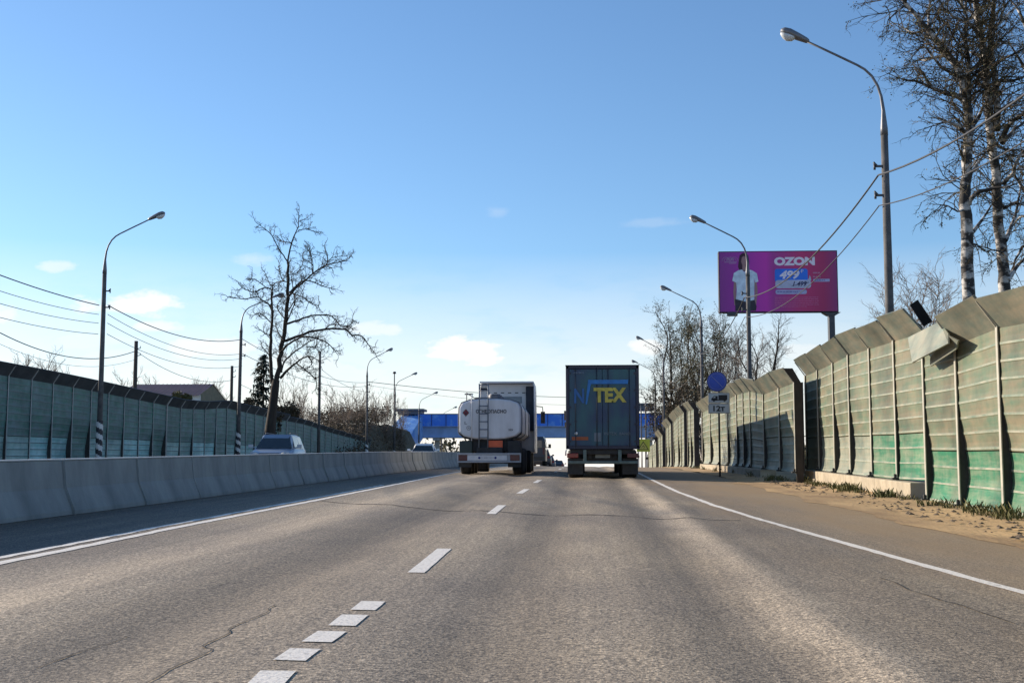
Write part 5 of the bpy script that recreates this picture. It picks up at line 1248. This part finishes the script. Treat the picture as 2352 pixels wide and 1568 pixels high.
def birches():
    Y = 34.0; cv = lambda a, b: (2021 + a * .4686, b * .4686)
    def mk(bpx, lab, stems, limbs, seed, dY=0, dens=1.0):
        rnd = random.Random(seed); y_ = Y + dY; b = at(bpx, 700, y_); g = G(b.x, y_)
        root = empty('birch_tree', (b.x, y_, g), lab, 'birch tree', 'bare birches behind the right noise barrier'); o = root.location
        T, C, Lf = MB(), MB(), MB()
        p0 = [Vector((b.x, y_, g - .2))]
        for k, (px, r0, r1) in enumerate(stems):
            P = [at(*cv(a, c), y_) for a, c in px]
            if k == 0: P = p0 + P
            P = smooth_path(P); m = len(P); P = [p + Vector((rnd.gauss(0, .02), rnd.gauss(0, .02), 0)) for p in P]
            T.tube(P, [r0 + (r1 - r0) * i / (m - 1) for i in range(m)], 10, cap=False)
            ups = [p for p in P if p.z > 8.2]
            for q in ups:
                for _ in range(int(4 * dens)): twigs(C, q, rdir(rnd, Vector((0, 0, 1)), rnd.uniform(.5, 1.3)), rnd.uniform(.7, 1.9), .024, 2, rnd, 4, .22, -.03, .7, .55, .2, Lf, .10, .03)
        for px, dy, r in limbs:
            limb(T, C, px, y_, dy, r * 1.35, .014, rnd, cv, 5.0 * dens, 1.25, .017, depth=2, kids=4, leaf=Lf, lp=.10, ls=.03, crook=.26, up=.0, sides=6, start=.2, drop=.05)
        rel(T, o).build('trunk', M_birch, root, fix=False); rel(C, o).build('crown', M_twig_birch, root, fix=False)
        if Lf.v: rel(Lf, o).build('leaves', M_leaf_olive, root, fix=False)
    mk(2225, 'bare birch with leaning upper trunk, left of the two large birches above the barrier', [([(440, 1560), (428, 1200), (420, 1000), (425, 850), (437, 680), (430, 550), (405, 400), (372, 320), (330, 270)], .185, .085), ([(330, 270), (240, 150), (130, 20), (60, -90)], .09, .03), ([(425, 520), (440, 350), (420, 200), (430, 60), (400, -80)], .07, .03)],
       [([(428, 665), (390, 620), (330, 600), (250, 620)], -1.5, .05), ([(415, 480), (320, 455), (200, 410), (100, 385)], -1.2, .06), ([(260, 435), (200, 350), (170, 330)], -1, .03), ([(330, 270), (250, 290), (180, 300)], 1.5, .04), ([(240, 150), (240, 60), (250, -20)], .8, .04), ([(130, 20), (60, 80), (40, 100)], -.6, .025), ([(240, 150), (160, 160), (90, 120)], 1.2, .03),
        ([(435, 1000), (470, 950), (540, 925), (620, 915), (690, 890)], -.8, .06), ([(445, 850), (490, 790), (535, 735)], .6, .04), ([(418, 1030), (380, 1035), (340, 1010), (300, 1005)], -1, .025), ([(440, 1150), (500, 1080), (560, 990)], .9, .05), ([(440, 640), (490, 560), (530, 470)], 1.4, .06), ([(430, 1210), (470, 1200), (510, 1230)], 1, .03), ([(400, 400), (470, 330), (520, 250)], 1.5, .05), ([(400, 380), (300, 330), (230, 240), (200, 220)], -2, .04)], 8)
    mk(2310, 'white-barked double-stemmed birch, right of the two large birches above the barrier', [([(618, 1500), (603, 1300), (587, 1100), (570, 850), (545, 680), (530, 450), (510, 250), (480, 80), (440, -90)], .18, .065), ([(575, 640), (568, 470), (545, 260), (550, 100), (560, -100)], .11, .05)],
       [([(590, 690), (640, 610), (706, 555), (780, 520)], -1, .07), ([(600, 700), (660, 640), (740, 570)], 1.2, .06), ([(605, 900), (650, 850), (700, 740), (760, 700)], -1, .06), ([(625, 1375), (680, 1290), (740, 1230)], .8, .06), ([(615, 1180), (660, 1060), (690, 900)], 1.2, .05), ([(600, 940), (560, 925), (500, 940)], .5, .03), ([(535, 450), (600, 400), (680, 390), (760, 340)], -1.2, .05), ([(520, 300), (460, 260), (400, 250)], 1.8, .04),
        ([(510, 200), (570, 130), (640, 60), (700, 20)], 1, .05), ([(550, 330), (620, 280), (706, 240)], -1.6, .05), ([(530, 400), (450, 360), (380, 370)], -2, .035), ([(500, 180), (440, 120), (360, 80), (300, 20)], -1.2, .045), ([(485, 80), (540, 20), (600, -30)], 1, .04), ([(600, 1020), (660, 1000), (720, 1010)], -.6, .04), ([(625, 1250), (580, 1230), (500, 1210)], -.8, .03), ([(560, 700), (640, 740), (706, 720)], 1, .04), ([(480, 100), (420, 40), (380, -20)], 1.2, .035)], 9, .9)
    mk(2400, 'dark birch mostly beyond the right edge, its branches entering behind the white-barked one', [([(830, 1500), (800, 1100), (780, 700), (740, 300), (720, -80)], .2, .06)],
       [([(800, 1050), (740, 960), (680, 900), (650, 820)], -.6, .07), ([(790, 850), (720, 780), (690, 720)], .8, .06), ([(810, 1250), (740, 1190), (680, 1240), (640, 1330)], -.6, .06), ([(770, 600), (700, 560), (640, 590)], .6, .05), ([(750, 400), (690, 300), (630, 200)], -.6, .05), ([(730, 150), (680, 60), (620, -20)], .8, .05), ([(800, 1100), (700, 1060), (650, 1110)], 1, .05)], 10, 2.5, .8)
birches()

def wild_tree(lab, px, Y, ytop, width, seed, stems=5, base_r=.16, mt=None, bt=None, leaf=None, lp=0, ls=.12, name='bare_tree', group=None, vase=.35, dens=1.0, tr=.014, depth=2, kids=4, ybase=None, up=.06, tl=None, crook=.22):
    """multi-stem or single-stem tree whose limbs fan upwards; px/ytop/width read from the photograph"""
    rnd = random.Random(seed); b = at(px, 1040, Y); g = G(b.x, Y); zt = at(px, ytop, Y).z; H = zt - g; W = width / F * Y / 2
    root = empty(name, (b.x, Y, g), lab, 'tree' if name != 'bare_shrub' else 'shrub', group); T, C, Lf = MB(), MB(), MB()
    tl = tl or H * .16
    for k in range(stems):
        a = 6.283 * (k + rnd.random() * .7) / stems; rr = W * (rnd.uniform(.25, 1) ** .7) if stems > 1 else 0; hh = H * rnd.uniform(.78, .97) * (1 - .22 * (rr / max(W, .01)) ** 2)
        P = [Vector((rnd.uniform(-.1, .1) * stems * .3, rnd.uniform(-.1, .1) * stems * .3, -.2))]; n = 6
        for i in range(1, n + 1):
            t = i / n; P.append(Vector((math.cos(a) * rr * t ** (1 + vase) + rnd.gauss(0, .015 * H), math.sin(a) * rr * t ** (1 + vase) + rnd.gauss(0, .015 * H), hh * t)))
        P = smooth_path(P); m = len(P); r0 = base_r * rnd.uniform(.7, 1.1)
        T.tube(P, [r0 * (1 - .85 * i / (m - 1)) for i in range(m)], 6, cap=False)
        nb = int(13 * dens)
        for j in range(nb):
            t = .28 + .72 * (j + rnd.random()) / nb; f = t * (m - 1); i = min(int(f), m - 2); q = P[i].lerp(P[i + 1], f - i); d = (P[i + 1] - P[i]).normalized()
            twigs(C, q, rdir(rnd, d, rnd.uniform(.4, 1.0)), tl * rnd.uniform(.6, 1.25) * (1.25 - .6 * t) * (1 if stems > 1 else 1.5), tr * 1.6, depth, rnd, kids, crook, up, .7, .58, .2, Lf, lp, ls)
    T.build('trunk', bt or M_bark, root, fix=False); C.build('crown', mt or M_twig, root, fix=False)
    if Lf.v: Lf.build('leaves', leaf or M_leaf_olive, root, fix=False)
    return root
# right background
RG = 'trees behind the right noise barrier'
wild_tree('dense tangled tree left of the billboard, with olive clumps in its crown', 1548, 136, 672, 125, 31, stems=5, base_r=.22, leaf=M_leaf_olive, lp=.35, ls=.075, group=RG, tr=.02, dens=2.6, bt=M_bark)
wild_tree('dense tree with pale bark between two street lamps', 1618, 130, 662, 140, 32, stems=6, base_r=.2, leaf=M_leaf_olive, lp=.4, ls=.08, group=RG, tr=.02, dens=2.6, bt=M_birch, mt=M_twig_birch)
wild_tree('lower bushy tree directly under the left end of the billboard', 1668, 128, 712, 130, 33, stems=6, base_r=.16, leaf=M_leaf_olive, lp=.12, ls=.07, group=RG, tr=.02, dens=2.2, mt=M_twig_birch, bt=M_birch)
wild_tree('round pale bare tree seen through beside the billboard post', 1715, 118, 725, 130, 34, stems=5, base_r=.13, mt=M_twig_pale, group=RG, dens=2.6, tr=.016)
wild_tree('dark bare tree with spreading crown under the right half of the billboard', 1758, 90, 690, 135, 35, stems=4, base_r=.20, group=RG, dens=3.0, tr=.014, vase=.1)
wild_tree('small brown tree low behind the barrier sections right of the dark lorry', 1512, 152, 860, 60, 36, stems=5, base_r=.14, leaf=M_leaf_brown, lp=.25, group=RG)
wild_tree('brown shrubby tree between the far lamp posts, behind the stepped barrier sections', 1570, 125, 850, 90, 37, stems=6, base_r=.14, leaf=M_leaf_brown, lp=.35, group=RG)
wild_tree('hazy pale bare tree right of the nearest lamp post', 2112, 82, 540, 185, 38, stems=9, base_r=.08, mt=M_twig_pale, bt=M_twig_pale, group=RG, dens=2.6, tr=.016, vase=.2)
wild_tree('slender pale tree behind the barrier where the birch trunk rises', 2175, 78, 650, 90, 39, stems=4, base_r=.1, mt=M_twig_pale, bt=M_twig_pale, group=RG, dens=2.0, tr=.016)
# left background
LG = 'bare shrubs and small trees behind the left noise barrier'
for k, (px, Y, yt, w, lab, st) in enumerate(((60, 75, 808, 80, 'thin sprigs of a bare shrub poking over the barrier near the left edge', 6), (120, 76, 815, 60, 'second tuft of bare sprigs over the barrier, right of the first', 6),
        (290, 112, 842, 70, 'pale bare shrub just left of the short timber pole', 7), (350, 114, 845, 80, 'pale bare shrub above the house roof, right of the timber pole', 7),
        (450, 118, 858, 60, 'bare shrub at the right end of the house', 6), (490, 120, 862, 60, 'pale bare shrub between the house and the second left lamp', 7),
        (672, 120, 852, 80, 'pale bare tree right of the big dark trunk', 8), (700, 128, 885, 50, 'small pale shrub right of the bare tree at the barrier end', 6),
        (785, 140, 868, 90, 'tall pale bare shrub left of the third street lamp', 9), (830, 144, 862, 80, 'pale bare shrub directly behind the third street lamp', 9), (880, 150, 880, 70, 'pale bare shrub right of the third street lamp', 8), (915, 160, 915, 50, 'low bare shrub against the footbridge stair', 6))):
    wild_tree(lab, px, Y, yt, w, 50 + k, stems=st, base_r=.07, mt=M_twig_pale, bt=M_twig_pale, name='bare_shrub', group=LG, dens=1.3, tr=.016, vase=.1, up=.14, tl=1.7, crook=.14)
def bushy(lab, px, Y, yt, w, seed, m, n=2600, s=.12):
    rnd = random.Random(seed); b = at(px, 1040, Y); g = G(b.x, Y); H = at(px, yt, Y).z - g; W = w / F * Y / 2
    root = empty('leafy_bush', (b.x, Y, g), lab, 'bush', 'leafy bushes behind the left noise barrier'); T, Lf = MB(), MB()
    cl = [(Vector((rnd.uniform(-1, 1) * W * .8, rnd.uniform(-1, 1) * W * .5, H * rnd.uniform(.35, .9))), rnd.uniform(.25, .5) * min(W, H)) for _ in range(12)]
    for c, r in cl: T.tube([Vector((c.x * .1, c.y * .1, -.1)), Vector((c.x * .5, c.y * .5, c.z * .5)), c], [.08, .05, .02], 5, cap=False)
    for _ in range(n):
        c, r = rnd.choice(cl); v = Vector((rnd.gauss(0, 1), rnd.gauss(0, 1), rnd.gauss(0, 1))).normalized() * r * rnd.uniform(.5, 1.1); leafq(Lf, c + v, s * rnd.uniform(.6, 1.3), rnd)
    T.build('stems', M_bark, root, fix=False); Lf.build('foliage', m, root, fix=False)
bushy('olive bush in front of the right end of the house roof', 425, 93, 880, 70, 71, M_leaf_olive)
bushy('brownish bush along the left part of the house roof', 330, 92, 895, 110, 72, M_leaf_brown)
bushy('dark brown bush behind the big bare trunk', 600, 96, 885, 90, 73, M_leaf_brown)
bushy('dark bush right of the big bare trunk at the barrier top', 672, 108, 925, 80, 74, M_leaf_brown)

def spruce():
    rnd = random.Random(5); Y = 108; b = at(602, 1040, Y); g = G(b.x, Y); H = at(602, 812, Y).z - g
    root = empty('spruce_tree', (b.x, Y, g), 'dark spruce just left of the big bare trunk', 'spruce tree'); T, C = MB(), MB()
    T.tube([Vector((0, 0, -.2)), Vector((0, 0, H))], [.2, .03], 7)
    for k in range(150):
        t = 1 - (k / 150) ** .85; z = H * (.12 + .88 * (1 - t)) ; z = H * (1 - (1 - k / 150) * .88); z = H * (.12 + .88 * k / 150); L_ = (1 - k / 150) ** .8 * 2.7 * rnd.uniform(.6, 1.15) + .15; a = rnd.random() * 6.283
        P = [Vector((0, 0, z)) + Vector((math.cos(a) * L_ * s_, math.sin(a) * L_ * s_, -.32 * L_ * s_ + .22 * L_ * s_ * s_)) for s_ in (0, .35, .7, 1)]
        T.tube(P, [.03, .02, .015, .008], 3, cap=False)
        for s_ in range(int(10 + 16 * L_ / 2.7)):
            f = rnd.uniform(.15, 1); i = min(int(f * 3), 2); q = P[i].lerp(P[i + 1], f * 3 - i); ln = rnd.uniform(.25, .6)
            d = Vector((math.cos(a) * .5 + rnd.gauss(0, .5), math.sin(a) * .5 + rnd.gauss(0, .5), -.7)).normalized(); w = d.cross(Vector((0, 0, 1))).normalized() * .07
            C.add([q - w, q + w, q + w * .3 + d * ln, q - w * .3 + d * ln], [(0, 1, 2, 3)])
    T.build('trunk', M_bark, root, fix=False); C.build('crown', M_spruce, root, fix=False)
spruce()

# brown overgrown bank beyond the end of the left barrier
def bank():
    Y0 = 128; pts = []
    cols = [(690, 985), (760, 958), (840, 955), (905, 957), (930, 985)]
    mb = MB(); vs = []; nx = 24; rnd = random.Random(2)
    xs = [at(690, 1000, 150).x + (at(912, 1000, 150).x - at(690, 1000, 150).x) * i / nx for i in range(nx + 1)]
    rows = [(118, 0), (126, .15), (136, .5), (146, .85), (154, 1.0), (175, 1.0), (190, .2)]
    for y, k in rows:
        for i, x in enumerate(xs):
            e = min(1, i / 3, (nx - i) / 4); top = 5.6
            vs.append((x, y, G(x, y) - .1 + (top * k + rnd.uniform(-.2, .2)) * max(0, e)))
    n = nx + 1; mb.add(vs, [(j * n + i, j * n + i + 1, (j + 1) * n + i + 1, (j + 1) * n + i) for j in range(len(rows) - 1) for i in range(nx)], 0, True)
    struct(mb.build('bank', mat('bank_soil', (.10, .085, .05), .95, scale=.6, var=.4), fix=False))
    C = MB(); Lf = MB()
    for _ in range(900):
        i = rnd.uniform(0, nx); y = rnd.uniform(118, 160); x = xs[0] + (xs[-1] - xs[0]) * i / nx; k = 0
        for (ya, ka), (yb_, kb) in zip(rows[:-1], rows[1:]):
            if ya <= y <= yb_: k = ka + (kb - ka) * (y - ya) / (yb_ - ya)
        z = G(x, y) - .1 + 6.0 * k * max(0, min(1, i / 3, (nx - i) / 4))
        q = Vector((x, y, z)); twigs(C, q, rdir(rnd, Vector((0, 0, 1)), rnd.uniform(0, .5)), rnd.uniform(.9, 2.1), .022, 1, rnd, 5, .2, .08, .6, .55, .2, Lf, .6, .12)
    o = C.build('thicket', M_twig_pale, None, fix=False); tag(o, 'tangle of bare brown scrub covering the bank left of the footbridge', 'scrub', None, 'stuff')
    o2 = Lf.build('dry_foliage', M_leaf_brown, o, fix=False); o2['kind'] = 'stuff'
bank()
# far wood closing the view under and beyond the bridge
def far_wood():
    rnd = random.Random(12); C = MB()
    for _ in range(1500):
        side = rnd.random()
        x = rnd.uniform(-75, -22) if side < .6 else rnd.uniform(14, 70); y = rnd.uniform(212, 250); z = G(x, y)
        h = rnd.uniform(2.5, 6.5) * (1.0 if x < 0 else 1.2)
        C.tube([Vector((x, y, z)), Vector((x, y, z + h * .6)), Vector((x + rnd.gauss(0, .5), y, z + h))], [.10, .06, .02], 3, cap=False)
        for k in range(9):
            leafq(C, Vector((x + rnd.gauss(0, 1.0), y + rnd.gauss(0, 1), z + h * rnd.uniform(.2, 1))), rnd.uniform(.25, .6), rnd)
    tag(C.build('far_wood', mat('far_wood_brown', (.07, .06, .035), .95, scale=.2, col2=(.12, .11, .05)), None, fix=False), 'far brown-green wood beyond the footbridge', 'wood', None, 'stuff')
far_wood()

# weeds and clods along the foot of the near barrier
def verge_growth():
    rnd = random.Random(6); Gm = MB(); Cm = MB(); Bm = MB()
    for _ in range(420):
        Y = rnd.uniform(12, 46) if rnd.random() < .8 else rnd.uniform(46, 80)
        Xw = (6.55 + .02 * Y if Y < 42 else 6.9); onk = 27 < Y < 43
        x = Xw - (.30 if onk else .12) - abs(rnd.gauss(0, .22))
        nn = mnoise.noise(Vector((Y * 1.3, 1.5, 0))) + .5 * mnoise.noise(Vector((Y * 5, 4.5, 0)))
        if nn < -.02: continue
        z = G(x, Y) + .02
        for _b in range(rnd.randint(8, 22)):
            a = rnd.random() * 6.28; l = rnd.uniform(.04, .12) + .35 * min(.5, nn) * rnd.random(); b = Vector((x + rnd.gauss(0, .07), Y + rnd.gauss(0, .09), z)); w = Vector((math.cos(a + 1.57), math.sin(a + 1.57), 0)) * rnd.uniform(.006, .014)
            tp = b + Vector((math.cos(a) * l * .5, math.sin(a) * l * .5, l)); md = b + Vector((math.cos(a) * l * .15, math.sin(a) * l * .15, l * .6))
            Gm.add([b - w, b + w, md + w * .8, tp, md - w * .8], [(0, 1, 2, 3, 4)])
    for _ in range(420):
        Y = rnd.uniform(8, 44); Xw = 6.55 + .02 * Y; x = Xw - rnd.uniform(.2, 1.7) ; s_ = rnd.uniform(.015, .06) * (1.8 if rnd.random() < .06 else 1); z = G(x, Y) + .045
        vs = [Vector((x, Y, z)) + Vector((math.cos(a) * s_ * rnd.uniform(.7, 1.4), math.sin(a) * s_ * rnd.uniform(.7, 1.6), 0)) for a in (0, 1.25, 2.5, 3.8, 5)]; tp = Vector((x, Y, z + s_ * .6))
        Bm.add(vs + [tp], [(i, (i + 1) % 5, 5) for i in range(5)])
    tag(Gm.build('weeds', mat('weed_green', (.06, .075, .022), .8, scale=1.3, col2=(.17, .145, .055)), None, fix=False), 'patchy weeds along the foot of the nearest right noise barrier', 'weeds', None, 'stuff')
    tag(Bm.build('clods', mat('clod_brown', (.06, .045, .03), .95, scale=4, col2=(.16, .12, .08)), None, fix=False), 'dry clods and leaf litter scattered on the dirt verge', 'litter', None, 'stuff')
verge_growth()
